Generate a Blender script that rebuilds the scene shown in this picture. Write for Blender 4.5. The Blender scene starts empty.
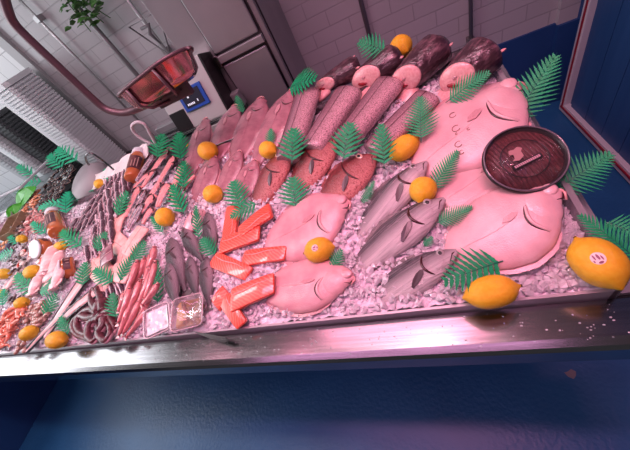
import bpy, math, random
import numpy as np
from mathutils import Vector, Matrix, noise
random.seed(7); rng = np.random.default_rng(7)
SC = bpy.context.scene
COL = SC.collection

# ------------------------------------------------------------------ camera
CZ = 1.55
RM = Matrix(((0.91450177, 0.21223932, 0.34444301),
             (0.0539235, 0.77981936, -0.62367782),
             (-0.40097228, 0.58892804, 0.7017015)))
cam = bpy.data.cameras.new('camera'); camo = bpy.data.objects.new('camera', cam); COL.objects.link(camo)
cam.sensor_fit = 'HORIZONTAL'; cam.sensor_width = 36; cam.lens = 36 * 280 / 630; cam.clip_start = .02
camo.matrix_world = Matrix.Translation((0, 0, CZ)) @ RM.to_4x4()
SC.camera = camo

# ------------------------------------------------------------------ world and lights
w = bpy.data.worlds.new('world'); SC.world = w; w.use_nodes = True
w.node_tree.nodes['Background'].inputs[0].default_value = (.88, .88, .95, 1)
w.node_tree.nodes['Background'].inputs[1].default_value = .12
def area(name, loc, aim, sx, sy, col, en, spread=180):
    l = bpy.data.lights.new(name, 'AREA'); l.shape = 'RECTANGLE'; l.size = sx; l.size_y = sy
    l.color = col; l.energy = en; l.spread = math.radians(spread)
    o = bpy.data.objects.new(name, l); COL.objects.link(o); o.location = loc
    d = (Vector(aim) - Vector(loc)); o.rotation_euler = d.to_track_quat('-Z', 'Y').to_euler()
    return o
PINK = (1.0, .33, .50)
area('pink_counter_light', (-.55, .30, 2.62), (-.55, .62, .9), 1.3, .10, PINK, 8.5, 110)
area('pink_counter_light', (.22, .30, 2.62), (.16, .55, .9), .5, .10, PINK, 6, 110)
area('pink_counter_light', (-.4, 1.0, 2.75), (-.4, .75, .9), 1.4, .2, PINK, 5, 110)
area('white_counter_light', (-1.95, .45, 2.62), (-1.95, .75, .9), 1.1, .15, (1, .86, .90), 12, 130)
for X_, e_, c_ in ((-2.0, .8, PINK), (-1.16, 1.2, PINK), (-.08, 1.8, PINK)): area('pink_counter_lamp', (X_, .66, 2.45), (X_, .66, .9), .26, .12, c_, e_)
for X_, e_ in ((-.98, .12), (-.32, .12), (.33, .12)): area('white_counter_lamp', (X_, .66, 2.45), (X_, .66, .9), .06, .06, (1, .93, .90), e_)
area('added_floor_fill', (-.6, -.6, 2.9), (-.6, -.1, 0), 2.6, .12, (1, .45, .85), 13)  # added purple fill for the front floor, no fixture of the shop
area('daylight_from_left', (-4.5, .35, 2.5), (-2.2, 1.2, 1.0), 1.8, 2.0, (.88, .95, 1.0), 85)
area('added_white_fill', (-.5, .8, 3.3), (-.6, 1.2, .5), 1.2, .3, (.93, .97, 1), 13)  # added white fill that offsets the pink on the walls
SC.view_settings.view_transform = 'Standard'; SC.view_settings.look = 'None'
SC.view_settings.exposure = -0.35; SC.view_settings.gamma = 1; SC.view_settings.use_curve_mapping = False

# ------------------------------------------------------------------ pixel rays onto the sloping bed
TA = math.tan(math.radians(9)); NRM = Vector((0, -math.sin(math.radians(9)), math.cos(math.radians(9))))
Z0 = CZ - .655; Y0 = .25
def bedz(y): return Z0 + (y - Y0) * TA
def ray(u, v): return RM @ Vector((u - 315, 225 - v, -280))
def S(u, v, h=0.0):
    d = ray(u, v); z0 = Z0 + h - CZ
    return Vector((0, 0, CZ)) + d * ((z0 - TA * Y0) / (d.z - TA * d.y))
def atY(u, v, y):
    d = ray(u, v); return Vector((0, 0, CZ)) + d * (y / d.y)

# ------------------------------------------------------------------ materials
MATS = {}
def mat(name, base, dark=None, scale=8, rough=.4, bump=0, bscale=40, metal=0, coat=0, spec=.5, sss=0,
        grad=None, trans=0, alpha=1, emis=None, lo=.4, hi=.6, ior=1.45, detail=4, stretch=(1, 1, 1), vor=False):
    """base/dark mixed by noise; grad=(axis, a, colour_a, b, colour_b) blends along an object axis first"""
    if name in MATS: return MATS[name]
    m = bpy.data.materials.new(name); m.use_nodes = True; MATS[name] = m
    nt = m.node_tree; N = nt.nodes; L = nt.links; p = N['Principled BSDF']
    c4 = lambda c: (c[0], c[1], c[2], 1)
    p.inputs['Base Color'].default_value = c4(base); p.inputs['Roughness'].default_value = rough
    p.inputs['Metallic'].default_value = metal; p.inputs['Coat Weight'].default_value = coat
    p.inputs['Coat Roughness'].default_value = .12
    p.inputs['Specular IOR Level'].default_value = spec; p.inputs['Transmission Weight'].default_value = trans
    p.inputs['Alpha'].default_value = alpha; p.inputs['IOR'].default_value = ior
    if sss:
        p.inputs['Subsurface Weight'].default_value = sss; p.inputs['Subsurface Scale'].default_value = .01
        p.inputs['Subsurface Radius'].default_value = (1, .4, .3)
    if emis: p.inputs['Emission Color'].default_value = c4(emis[0]); p.inputs['Emission Strength'].default_value = emis[1]
    tc = N.new('ShaderNodeTexCoord'); mp = N.new('ShaderNodeMapping'); mp.inputs['Scale'].default_value = stretch
    L.new(tc.outputs['Object'], mp.inputs['Vector'])
    out = None
    if grad:
        ax, a, ca, b, cb = grad
        sp = N.new('ShaderNodeSeparateXYZ'); L.new(tc.outputs['Object'], sp.inputs[0])
        mr = N.new('ShaderNodeMapRange'); mr.inputs[1].default_value = a; mr.inputs[2].default_value = b
        L.new(sp.outputs[ax], mr.inputs[0])
        mx = N.new('ShaderNodeMix'); mx.data_type = 'RGBA'; mx.inputs[6].default_value = c4(ca); mx.inputs[7].default_value = c4(cb)
        L.new(mr.outputs[0], mx.inputs[0]); out = mx.outputs[2]
    if dark:
        if vor:
            nz = N.new('ShaderNodeTexVoronoi'); nz.inputs['Scale'].default_value = scale; o = nz.outputs['Distance']
        else:
            nz = N.new('ShaderNodeTexNoise'); nz.inputs['Scale'].default_value = scale; nz.inputs['Detail'].default_value = detail
            o = nz.outputs[0]
        L.new(mp.outputs[0], nz.inputs['Vector'])
        mr = N.new('ShaderNodeMapRange'); mr.inputs[1].default_value = lo; mr.inputs[2].default_value = hi
        L.new(o, mr.inputs[0])
        mx = N.new('ShaderNodeMix'); mx.data_type = 'RGBA'; mx.inputs[7].default_value = c4(dark)
        if out: L.new(out, mx.inputs[6])
        else: mx.inputs[6].default_value = c4(base)
        L.new(mr.outputs[0], mx.inputs[0]); out = mx.outputs[2]
    if out: L.new(out, p.inputs['Base Color'])
    if bump:
        bn = N.new('ShaderNodeTexNoise'); bn.inputs['Scale'].default_value = bscale; bn.inputs['Detail'].default_value = 4
        L.new(mp.outputs[0], bn.inputs['Vector'])
        b = N.new('ShaderNodeBump'); b.inputs['Strength'].default_value = bump; b.inputs['Distance'].default_value = .01
        L.new(bn.outputs[0], b.inputs['Height']); L.new(b.outputs[0], p.inputs['Normal'])
        if coat: L.new(b.outputs[0], p.inputs['Coat Normal'])
    return m

# ------------------------------------------------------------------ object helpers
def link(name, me, m=None, parent=None, smooth=True):
    o = bpy.data.objects.new(name, me); COL.objects.link(o)
    if m: me.materials.append(m)
    if smooth: me.polygons.foreach_set('use_smooth', [True] * len(me.polygons))
    if parent: o.parent = parent
    return o
def mesh(name, V, F, m=None, parent=None, smooth=True):
    me = bpy.data.meshes.new(name); me.from_pydata([tuple(v) for v in V], [], F); me.update()
    return link(name, me, m, parent, smooth)
def tag(o, label=None, cat=None, group=None, kind=None):
    if label: o['label'] = label
    if cat: o['category'] = cat
    if group: o['group'] = group
    if kind: o['kind'] = kind
    return o
def empty(name, label=None, cat=None, group=None):
    o = bpy.data.objects.new(name, None); COL.objects.link(o); o.empty_display_size = .02
    return tag(o, label, cat, group)
def join(parts):
    V, F = [], []
    for v, f in parts:
        n = len(V); V += [tuple(x) for x in v]; F += [[i + n for i in q] for q in f]
    return V, F
def loft(st, m=14, caps=True):
    """st: (x, yc, zc, ry, rz[, exponent[, flat_bottom]])"""
    V, F = [], []
    for s in st:
        x, yc, zc, ry, rz = s[:5]; e = s[5] if len(s) > 5 else 2; fb = s[6] if len(s) > 6 else 1
        for k in range(m):
            t = 2 * math.pi * k / m; c, q = math.cos(t), math.sin(t)
            yy = math.copysign(abs(c) ** (2 / e), c); zz = math.copysign(abs(q) ** (2 / e), q)
            if zz < 0: zz *= fb
            V.append((x, yc + ry * yy, zc + rz * zz))
    n = len(st)
    for i in range(n - 1):
        for k in range(m):
            a = i * m + k; b = i * m + (k + 1) % m
            F.append([a, b, b + m, a + m])
    if caps: F.append(list(range(m))[::-1]); F.append([(n - 1) * m + k for k in range(m)])
    return V, F
def tube(P, r, m=8, closed=False):
    P = [Vector(p) for p in P]; n = len(P); V, F = [], []; up = Vector((0, 0, 1))
    if not isinstance(r, (list, tuple)): r = [r] * n
    for i, p in enumerate(P):
        if closed: t = P[(i + 1) % n] - P[i - 1]
        else: t = P[min(i + 1, n - 1)] - P[max(i - 1, 0)]
        t.normalize()
        if i == 0:
            a = t.orthogonal().normalized()
        a = (a - t * a.dot(t)).normalized(); b = t.cross(a)
        for k in range(m):
            q = 2 * math.pi * k / m; V.append(p + (a * math.cos(q) + b * math.sin(q)) * r[i])
    for i in range(n if closed else n - 1):
        for k in range(m):
            A = i * m + k; B = i * m + (k + 1) % m; j = (i + 1) % n
            F.append([A, B, j * m + (k + 1) % m, j * m + k])
    if not closed: F.append(list(range(m))[::-1]); F.append([(n - 1) * m + k for k in range(m)])
    return V, F
def box(x0, x1, y0, y1, z0, z1):
    V = [(x, y, z) for z in (z0, z1) for y in (y0, y1) for x in (x0, x1)]
    return V, [[0, 2, 3, 1], [4, 5, 7, 6], [0, 1, 5, 4], [2, 6, 7, 3], [0, 4, 6, 2], [1, 3, 7, 5]]
def plate(P, t):
    """closed polygon outline in xy extruded to thickness t (z 0..t)"""
    n = len(P); V = [(x, y, 0) for x, y in P] + [(x, y, t) for x, y in P]
    F = [list(range(n))[::-1], [n + i for i in range(n)]] + [[i, (i + 1) % n, n + (i + 1) % n, n + i] for i in range(n)]
    return V, F
def lathe(prof, m=24, axis='x'):
    V, F = [], []
    for (a, r) in prof:
        for k in range(m):
            t = 2 * math.pi * k / m
            V.append((a, r * math.cos(t), r * math.sin(t)) if axis == 'x' else (r * math.cos(t), r * math.sin(t), a))
    for i in range(len(prof) - 1):
        for k in range(m):
            A = i * m + k; B = i * m + (k + 1) % m
            F.append([A, B, B + m, A + m])
    F.append(list(range(m))[::-1]); F.append([(len(prof) - 1) * m + k for k in range(m)])
    return V, F
def ball(c, r, m=12, n=8):
    V, F = [], []
    for i in range(1, n):
        a = math.pi * i / n
        for k in range(m):
            t = 2 * math.pi * k / m
            V.append((c[0] + r[0] * math.sin(a) * math.cos(t), c[1] + r[1] * math.sin(a) * math.sin(t), c[2] + r[2] * math.cos(a)))
    for i in range(n - 2):
        for k in range(m):
            A = i * m + k; B = i * m + (k + 1) % m; F.append([A, A + m, B + m, B])
    V.append((c[0], c[1], c[2] + r[2])); V.append((c[0], c[1], c[2] - r[2])); t0 = len(V) - 2
    for k in range(m):
        F.append([t0, k, (k + 1) % m]); b = (n - 2) * m; F.append([t0 + 1, b + (k + 1) % m, b + k])
    return V, F
def ip(P, x):
    P = list(P); return float(np.interp(x, [p[0] for p in P], [p[1] for p in P]))
def bevel(o, wd=.004, seg=2):
    b = o.modifiers.new('bevel', 'BEVEL'); b.width = wd; b.segments = seg; b.limit_method = 'ANGLE'; return o
def sub(o, n=1):
    s = o.modifiers.new('subdivision', 'SUBSURF'); s.levels = n; s.render_levels = n; return o
def dup(r, label=None, group=None):
    c = r.copy(); COL.objects.link(c)
    if label: c['label'] = label
    if group: c['group'] = group
    for ch in list(r.children):
        d = ch.copy(); COL.objects.link(d); d.parent = c
        for g in list(ch.children):
            e = g.copy(); COL.objects.link(e); e.parent = d
    return c
USED = set()
def take(proto, label=None, group=None):
    """first use takes the prototype itself, later uses a copy"""
    if proto.name in USED: return dup(proto, label, group)
    USED.add(proto.name)
    if label: proto['label'] = label
    if group: proto['group'] = group
    elif 'group' in proto and label: pass
    return proto
def orient(o, loc, xd, up=None, scale=(1, 1, 1), roll=0):
    x = Vector(xd).normalized(); up = Vector(up) if up else NRM
    z = (up - x * up.dot(x)).normalized(); y = z.cross(x)
    M = Matrix((x, y, z)).transposed()
    if roll: M = M @ Matrix.Rotation(roll, 3, 'X')
    o.location = loc; o.rotation_mode = 'XYZ'; o.rotation_euler = M.to_euler('XYZ'); o.scale = scale
    return o
def place(proto, T, H, A, B, label, group=None, L0=1, W0=.3, h=.02, ext=0, sink=0, dz=0, zs=None, lift=0):
    """lays a thing (length L0 along x, head at +x, back at +y) on the bed between two sight lines"""
    t, hd, a, b = S(*T, h), S(*H, h), S(*A, h * .6), S(*B, h * .6)
    d = hd - t; t = t - d * ext; d = hd - t; x = d.normalized(); y = NRM.cross(x)
    wd = (a - b).dot(y); c = (a + b) * .5; mid = (t + hd) * .5
    sx = d.length / L0; sy = wd / W0; sz = math.sqrt(abs(sx * sy)) if zs is None else zs
    o = take(proto, label, group)
    t2 = t - NRM * (h + sink); h2 = hd - NRM * (h - lift)
    mid = (t2 + h2) * .5 + NRM * dz
    off = (c - (t + hd) * .5).dot(y) * .0
    return orient(o, mid + y * off, h2 - t2, None, (sx, sy, sz))

# ================================================================== STRUCTURE
m_floor = mat('blue floor paint', (.016, .095, .24), (.022, .115, .28), 2.5, rough=.38, bump=.2, bscale=60, spec=.5)
m_blue = mat('blue wall paint', (.014, .055, .18), (.018, .065, .21), 3, rough=.45, bump=.1, bscale=30)
m_steel = mat('brushed steel', (.30, .28, .29), (.25, .23, .24), 6, rough=.2, metal=1, stretch=(1, 30, 1))
m_steel2 = mat('cabinet steel', (.40, .40, .41), (.32, .32, .33), 2, rough=.36, metal=.6)
m_dsteel = mat('dark steel', (.10, .09, .10), rough=.35, metal=1)
m_black = mat('black plastic', (.012, .011, .012), rough=.3)
def brickmat(name, c1, c2, mortar, bw, bh):
    m = bpy.data.materials.new(name); m.use_nodes = True; nt = m.node_tree; N = nt.nodes; L = nt.links; p = N['Principled BSDF']
    tc = N.new('ShaderNodeTexCoord'); sp = N.new('ShaderNodeSeparateXYZ'); cb = N.new('ShaderNodeCombineXYZ'); ad = N.new('ShaderNodeMath')
    L.new(tc.outputs['Object'], sp.inputs[0]); L.new(sp.outputs[0], ad.inputs[0]); L.new(sp.outputs[1], ad.inputs[1])
    L.new(ad.outputs[0], cb.inputs[0]); L.new(sp.outputs[2], cb.inputs[1])
    b = N.new('ShaderNodeTexBrick'); L.new(cb.outputs[0], b.inputs['Vector']); b.inputs['Scale'].default_value = 1
    b.inputs['Brick Width'].default_value = bw; b.inputs['Row Height'].default_value = bh; b.inputs['Mortar Size'].default_value = .0035
    b.inputs['Mortar Smooth'].default_value = .3
    b.inputs['Color1'].default_value = (*c1, 1); b.inputs['Color2'].default_value = (*c2, 1); b.inputs['Mortar'].default_value = (*mortar, 1)
    L.new(b.outputs['Color'], p.inputs['Base Color']); p.inputs['Roughness'].default_value = .35
    bp = N.new('ShaderNodeBump'); bp.inputs['Strength'].default_value = .4; bp.inputs['Distance'].default_value = .004; bp.invert = True
    L.new(b.outputs['Fac'], bp.inputs['Height']); L.new(bp.outputs[0], p.inputs['Normal'])
    return m
m_tile = brickmat('white wall tiles', (.46, .43, .45), (.49, .46, .48), (.37, .345, .365), .24, .085)
m_tile2 = brickmat('large white tiles', (.75, .73, .74), (.72, .70, .71), (.45, .43, .44), .16, .16)
def struct(name, parts, m, parent=None, bev=0):
    V, F = join(parts); o = mesh(name, V, F, m, parent, False)
    if not parent: o['kind'] = 'structure'
    if bev: bevel(o, bev)
    return o
struct('floor', [box(-5.2, 2.4, -1.6, 2.3, -.1, 0)], m_floor)
struct('wall_back', [box(-2.31, .99, 2.05, 2.15, .52, 3.0)], m_tile)
struct('wall_back_left', [box(-5.2, -2.31, 2.05, 2.15, 0, 3.0)], m_tile2)
struct('wall_back_dado', [box(-2.31, .99, 2.035, 2.15, 0, .52)], m_blue)
struct('wall_right', [box(1.08, 1.2, .2, 2.15, 0, 3.0)], m_blue)
struct('wall_right_corner_pier', [box(.985, 1.08, 2.0, 2.15, 0, .515)], m_blue)
struct('wall_right_tiles', [box(.985, 1.08, 2.02, 2.15, .515, 3.0)], m_tile)
struct('trim_1', [box(-2.36, -2.28, 2.02, 2.05, 0, 3.0)], mat('grey trim', (.42, .40, .41), rough=.4))
# plinth of the counter on the left that closes the aisle
struct('wall_left_low', [box(-3.3, -3.06, -1.6, .45, 0, .72)], m_blue)

# door: blue planks in a white frame with a red stripe
m_white = mat('white paint', (.62, .58, .62), rough=.4)
m_plank = mat('blue door paint', (.018, .07, .20), (.03, .10, .26), 5, rough=.4, bump=.15, bscale=14, stretch=(1, 1, .1))
dz0, dz1, dya, dyb = .01, 2.3, .95, 1.90
door = struct('door_1', [box(1.055, 1.075, dya + .05 + i * .165, dya + .05 + i * .165 + .160, dz0 + .05, dz1) for i in range(5)] + [box(1.065, 1.08, dya, dyb, dz0, dz1)], m_plank)
struct('frame', [box(1.03, 1.08, dya, dyb, dz0, dz0 + .055), box(1.03, 1.08, dyb - .05, dyb, dz0 + .055, dz1), box(1.03, 1.08, dya, dya + .05, dz0 + .055, dz1)], m_white, door, .004)
struct('red_stripe', [box(1.024, 1.03, dya + .02, dyb - .02, dz0 + .030, dz0 + .040), box(1.024, 1.03, dyb - .038, dyb - .028, dz0 + .034, dz1)], mat('red stripe', (.28, .01, .03), rough=.4), door)
tag(door.children[1], 'dark red stripe')

# ================================================================== COUNTER
XL, XR, YB = -3.0, .300, 1.05
ct = empty('display_counter', 'long stainless steel fish counter with a sloping ice bed over a blue floor', 'counter')
ct.location = (-1.3, .6, 0)
def cpart(name, parts, m, bev=0, smooth=False):
    V, F = join(parts); V = [(x + 1.3, y - .6, z) for x, y, z in V]
    o = mesh(name, V, F, m, ct, smooth)
    if bev: bevel(o, bev, 3)
    return o
led = .868
prof = [(.258, led - .012), (.252, led), (.186, led + .002), (.172, led - .003), (.166, led - .014), (.166, led - .085), (.172, led - .089), (.30, led - .089), (.30, led - .02)]
V = [(x + 1.3, y - .6, z) for x in (XL, .42) for (y, z) in prof]; n = len(prof)
F = [[i, (i + 1) % n, n + (i + 1) % n, n + i] for i in range(n)] + [list(range(n))[::-1], [n + i for i in range(n)]]
o = mesh('ledge', V, F, m_steel, ct, False)
cpart('body', [box(XL, .30, .46, 1.02, .0, .80)], mat('counter body blue', (.012, .04, .14), rough=.4))
bz = lambda y: bedz(y) - .045
TR = [(XL, .262), (XR, .262), (XR + .0, YB), (XL, YB)]
V = [(x, y, bz(y)) for x, y in TR] + [(x, y, bz(y) - .02) for x, y in TR]
cpart('tray_bottom', [(V, [[0, 1, 2, 3], [7, 6, 5, 4], [0, 4, 5, 1], [1, 5, 6, 2], [2, 6, 7, 3], [3, 7, 4, 0]])], m_steel2)
def rimpart(name, p, q, m, t=.006, up=.012):
    V = []
    for (x, y) in (p, q):
        for s in (0, 1):
            for k in (0, 1):
                V.append((x + (t if (k and p[0] == q[0]) else 0), y + (t if (k and p[1] == q[1]) else 0), (bz(y) - .02) if s == 0 else (bedz(y) + up)))
    F = [[0, 1, 3, 2], [4, 6, 7, 5], [0, 4, 5, 1], [2, 3, 7, 6], [0, 2, 6, 4], [1, 5, 7, 3]]
    return cpart(name, [(V, F)], m)
m_rim = mat('clear plastic rim', (.62, .58, .60), rough=.12, trans=.55, alpha=.8)
rimpart('front_rim', (XL, .256), (XR + .01, .256), mat('grey tray lip', (.46, .40, .43), rough=.35, metal=.3), up=.002)
rimpart('side_rim', (XR, .256), (XR, YB), m_rim, t=.012, up=.03)
rimpart('back_rim', (XL, YB), (XR + .01, YB), m_steel, up=.03)
rr = [(XR + .012, .262), (XR + .05, .262), (XR + .05, YB), (XR + .012, YB)]
V = [(x, y, bedz(y) - .03) for x, y in rr] + [(x, y, bedz(y) - .04) for x, y in rr]
cpart('side_flange', [(V, [[0, 1, 2, 3], [7, 6, 5, 4], [0, 4, 5, 1], [1, 5, 6, 2], [2, 6, 7, 3], [3, 7, 4, 0]])], m_steel2)

# ice
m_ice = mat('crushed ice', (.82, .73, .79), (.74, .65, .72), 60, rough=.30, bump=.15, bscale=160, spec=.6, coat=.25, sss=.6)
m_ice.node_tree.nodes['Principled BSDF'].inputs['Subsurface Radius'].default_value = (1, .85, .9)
def mound(x, y):
    return .010 * noise.noise(Vector((x * 6, y * 6, 0))) + .006 * noise.noise(Vector((x * 22, y * 22, 3)))
nx, ny = 420, 120
V = []; xs = np.linspace(XL, XR - .002, nx); ys = np.linspace(.264, YB - .002, ny)
for y in ys:
    for x in xs:
        j = .0035
        V.append((x + random.uniform(-j, j), y + random.uniform(-j, j), bedz(y) - .004 + mound(x, y) + random.uniform(-.002, .003)))
F = [[r * nx + c, r * nx + c + 1, (r + 1) * nx + c + 1, (r + 1) * nx + c] for r in range(ny - 1) for c in range(nx - 1)]
CH = [(1, 0, 0), (-1, 0, 0), (0, 1, 0), (0, -1, 0), (0, 0, 1), (0, 0, -1), (.7, .7, .5), (-.7, .6, -.5), (.6, -.7, -.4), (-.6, -.6, .6)]
CF = [(0, 6, 4), (6, 2, 4), (2, 1, 4), (1, 9, 4), (9, 3, 4), (3, 0, 4), (0, 2, 6), (0, 5, 2), (2, 5, 7), (7, 1, 2), (7, 5, 1), (1, 5, 3), (3, 9, 1), (3, 5, 8), (8, 0, 3), (8, 5, 0)]
for k in range(15000):
    x = XR - .01 - abs(random.random() ** 1.7) * (XR - XL - .02); y = .268 + random.random() * (YB - .28)
    s = random.uniform(.0045, .0105); z = bedz(y) + mound(x, y) + s * .35
    R = Matrix.Rotation(random.uniform(0, 6), 3, 'Z') @ Matrix.Rotation(random.uniform(0, 6), 3, 'X')
    n = len(V); sx, sy, sz = s * random.uniform(.7, 1.3), s * random.uniform(.7, 1.3), s * random.uniform(.5, .9)
    for c in CH:
        q = R @ Vector((c[0] * sx, c[1] * sy, c[2] * sz)); V.append((x + q.x, y + q.y, z + q.z))
    F += [[n + i for i in f] for f in CF]
ice = mesh('crushed_ice', V, F, m_ice, None, False)
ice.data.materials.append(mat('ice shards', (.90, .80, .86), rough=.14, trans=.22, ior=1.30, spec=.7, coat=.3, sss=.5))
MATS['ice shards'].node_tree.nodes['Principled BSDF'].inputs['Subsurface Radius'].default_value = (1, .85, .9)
nb = (nx - 1) * (ny - 1); ice.data.polygons.foreach_set('material_index', [0] * nb + [1] * (len(F) - nb)); tag(ice, 'bed of crushed ice tinted pink by the counter lamps', 'ice', kind='stuff')

rd = random.Random(5); dv = []
for k in range(240):
    x = .35 - 2.4 * rd.random() ** 1.3; y = rd.uniform(.180, .248); q = rd.uniform(.0006, .0018); dv.append(ball((x, y, .8695), (q * rd.uniform(.8, 1.5), q, q * .55), 7, 5))
drops = mesh('water_drops', *join(dv), mat('water', (.95, .95, 1), rough=.03, spec=1, trans=.6), None); tag(drops, 'scattered water drops on the steel ledge', 'water', kind='stuff')
# ================================================================== BACKGROUND
exec_bg = True
def bx(name, b, m, parent, bev=.003):
    V, F = box(*b); o = mesh(name, V, F, m, parent, False)
    if bev: bevel(o, bev)
    return o
cb = empty('steel_cabinet', 'tall stainless steel cabinet against the tiled back wall', 'cabinet'); cb.location = (-.72, 1.8, 0)
bx('body', (-.24, .24, -.23, .23, 0, 2.1), m_steel2, cb)
bx('door_gap', (-.066, .215, -.236, -.2302, .25, 2.06), m_dsteel, cb, 0)
d1 = bx('door', (-.058, .205, -.252, -.236, 1.262, 2.05), m_steel2, cb, .006); bx('door_edge', (-.066, .213, -.262, -.236, 1.215, 1.250), m_steel2, cb)
d2 = bx('door', (-.058, .205, -.250, -.236, .3, 1.20), m_steel2, cb, .006)
bx('hinge', (-.075, -.05, -.270, -.236, 1.20, 1.26), m_steel, cb)
bx('side_seam', (.238, .246, -.20, -.19, 0, 2.1), m_dsteel, cb)

def pipe(name, x, z0, z1, r, m, label, y=2.01, clamp=None):
    e = empty(name, label, 'pipe'); e.location = (x, y, z0)
    mesh('tube', *tube([(0, 0, 0), (0, 0, z1 - z0)], r), m, e)
    for c in (clamp or [.6]): mesh('clamp', *join([box(-r * 1.6, r * 1.6, -r * 1.6, .04, c, c + .03)]), m, e, False)
m_pipe = mat('grey pipe', (.22, .20, .21), rough=.4, metal=.6)
pipe('wall_pipe', .525, .01, 2.6, .011, m_pipe, 'thin dark grey pipe rising on the tiles nearest the blue door corner')
pipe('wall_pipe', -.04, .01, 2.6, .013, m_pipe, 'dark grey pipe on the tiled wall right of the steel cabinet')
pipe('wall_pipe', -1.92, .01, 2.6, .010, mat('light pipe', (.4, .38, .39), rough=.3, metal=.7), 'slim light pipe with a clamp on the tiles left of the hanging plant', clamp=[1.75])
pipe('wall_pipe', -1.62, .01, 2.6, .016, m_pipe, 'pipe running down the tiles behind the hanging plant', clamp=[1.2])
pipe('wall_pipe', -1.30, .01, 2.6, .012, mat('light pipe', (0, 0, 0)), 'pipe on the tiles just left of the steel cabinet', clamp=[1.3])

# wire frame bracket
e = empty('wall_bracket', 'thin grey wire bracket on the tiles beside the steel cabinet', 'bracket')
P = [atY(129, 27, 1.93), atY(158, 11, 1.93), atY(171, 56, 1.93)]; e.location = P[0]
mesh('frame', *tube([p - P[0] for p in P], .007, 8, True), m_pipe, e)
mesh('handle', *tube([atY(141, 29, 1.9) - P[0], atY(149, 25, 1.9) - P[0], atY(150, 34, 1.9) - P[0], atY(161, 44, 1.9) - P[0]], [.008, .014, .012, .004]), mat('grey plastic', (.16, .15, .16), rough=.4), e)

# hanging plant
m_leaf = mat('leaf green', (.05, .16, .04), (.10, .26, .06), 20, rough=.4)
c = atY(76, 2, 1.9); pl = empty('hanging_plant', 'trailing green plant hanging high on the tiled wall', 'plant'); pl.location = c
parts = []
for k in range(120):
    a = random.uniform(0, 6.28); rad = random.uniform(0, .17); q = Vector((math.cos(a) * rad * 1.0, math.sin(a) * rad * .45, random.uniform(-.12 + rad * .3, .12)))
    R = Matrix.Rotation(random.uniform(0, 6.28), 3, 'Z') @ Matrix.Rotation(random.uniform(-1, 1), 3, 'X')
    o2 = [(-.03, 0, 0), (-.01, .012, .004), (.012, .012, .004), (.035, 0, -.004), (.012, -.012, .004), (-.01, -.012, .004)]
    v = [R @ Vector(p) + q for p in o2] + [R @ (Vector(p) + Vector((0, 0, -.0015))) + q for p in o2]
    parts.append((v, [[0, 1, 2, 3, 4, 5], [11, 10, 9, 8, 7, 6]] + [[i, 6 + i, 6 + (i + 1) % 6, (i + 1) % 6] for i in range(6)]))
mesh('foliage', *join(parts), m_leaf, pl, False)
for k in range(4): mesh('stem', *tube([(0, 0, .12), (.03 * k - .05, 0, 0), (.06 * k - .08, .02, -.13)], .003, 5), m_leaf, pl)
mesh('pot', *lathe([(.05, .05), (.06, .07), (.16, .08), (.16, .07)], 16, 'z'), mat('grey plastic', (0, 0, 0)), pl)

# hanging scale: curved tube arm with a pan
m_arm = mat('dark maroon steel', (.15, .10, .11), rough=.4, metal=.5)  # one even dark maroon-grey metal
hs = empty('hanging_scale_arm', 'thick curved metal arm coming down over the counter and carrying a pan', 'arm')
Yp = 1.0
A = [atY(-8, -25, Yp), atY(2, -8, Yp), atY(6, 5, Yp), atY(12, 20, Yp), atY(24, 34, Yp), atY(60, 68, Yp), atY(92, 98, Yp), atY(104, 108, Yp), atY(115, 112, Yp), atY(128, 112, Yp), atY(150, 103, Yp), atY(178, 90, Yp)]
hs.location = A[-1]
def smoothpath(P, k=6):
    out = []
    for i in range(len(P) - 1):
        p0, p1, p2, p3 = P[max(i - 1, 0)], P[i], P[i + 1], P[min(i + 2, len(P) - 1)]
        for j in range(k):
            t = j / k; out.append(.5 * ((2 * p1) + (p2 - p0) * t + (2 * p0 - 5 * p1 + 4 * p2 - p3) * t * t + (3 * p1 - p0 - 3 * p2 + p3) * t ** 3))
    return out + [P[-1]]
mesh('tube', *tube([p - hs.location for p in smoothpath(A)], .014, 12), m_arm, hs)
o = bx('mounting_plate', (-.11, .05, -.012, .012, -.03, .025), m_arm, hs); o.location = atY(178, 90, Yp) - hs.location
for k in (-.08, .02):
    mesh('bolt', *ball((k, -.014, 0), (.005, .004, .005), 8, 6), m_dsteel, hs).location = o.location
# pan: rounded-rectangular dish, open side up
pn = empty('scale_pan', 'oval clear and steel weighing pan held by the curved arm', 'pan')
pc = atY(162, 83, Yp); pn.location = pc
def rrect(a, b, r, n=6):
    P = []
    for cx, cy, s in ((a - r, b - r, 0), (-a + r, b - r, 1), (-a + r, -b + r, 2), (a - r, -b + r, 3)):
        for k in range(n + 1):
            t = math.pi / 2 * (s + k / n); P.append((cx + r * math.cos(t), cy + r * math.sin(t)))
    return P
def dish(prof, n=6):
    V, F = [], []; m = 4 * (n + 1)
    for (a, b, r, z) in prof: V += [(x, y, z) for x, y in rrect(a, b, r, n)]
    for i in range(len(prof) - 1):
        for k in range(m): F.append([i * m + k, i * m + (k + 1) % m, (i + 1) * m + (k + 1) % m, (i + 1) * m + k])
    F.append(list(range(m))[::-1]); F.append([(len(prof) - 1) * m + k for k in range(m)])
    return V, F
pw, pd = .165, .085
mesh('bowl', *dish([(pw * .8, pd * .72, .07, -.036), (pw * .93, pd * .9, .08, -.02), (pw, pd, .09, .028), (pw + .008, pd + .008, .095, .032), (pw - .004, pd - .004, .09, .03), (pw * .9, pd * .87, .08, -.015), (pw * .76, pd * .68, .07, -.030)]),
     mat('pan steel', (.55, .44, .45), (.40, .18, .18), 4, rough=.15, metal=.9), pn)
mesh('rim', *tube([(x, y, .034) for x, y in rrect(pw + .006, pd + .006, .095)], .006, 8, True), m_arm, pn)
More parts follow.
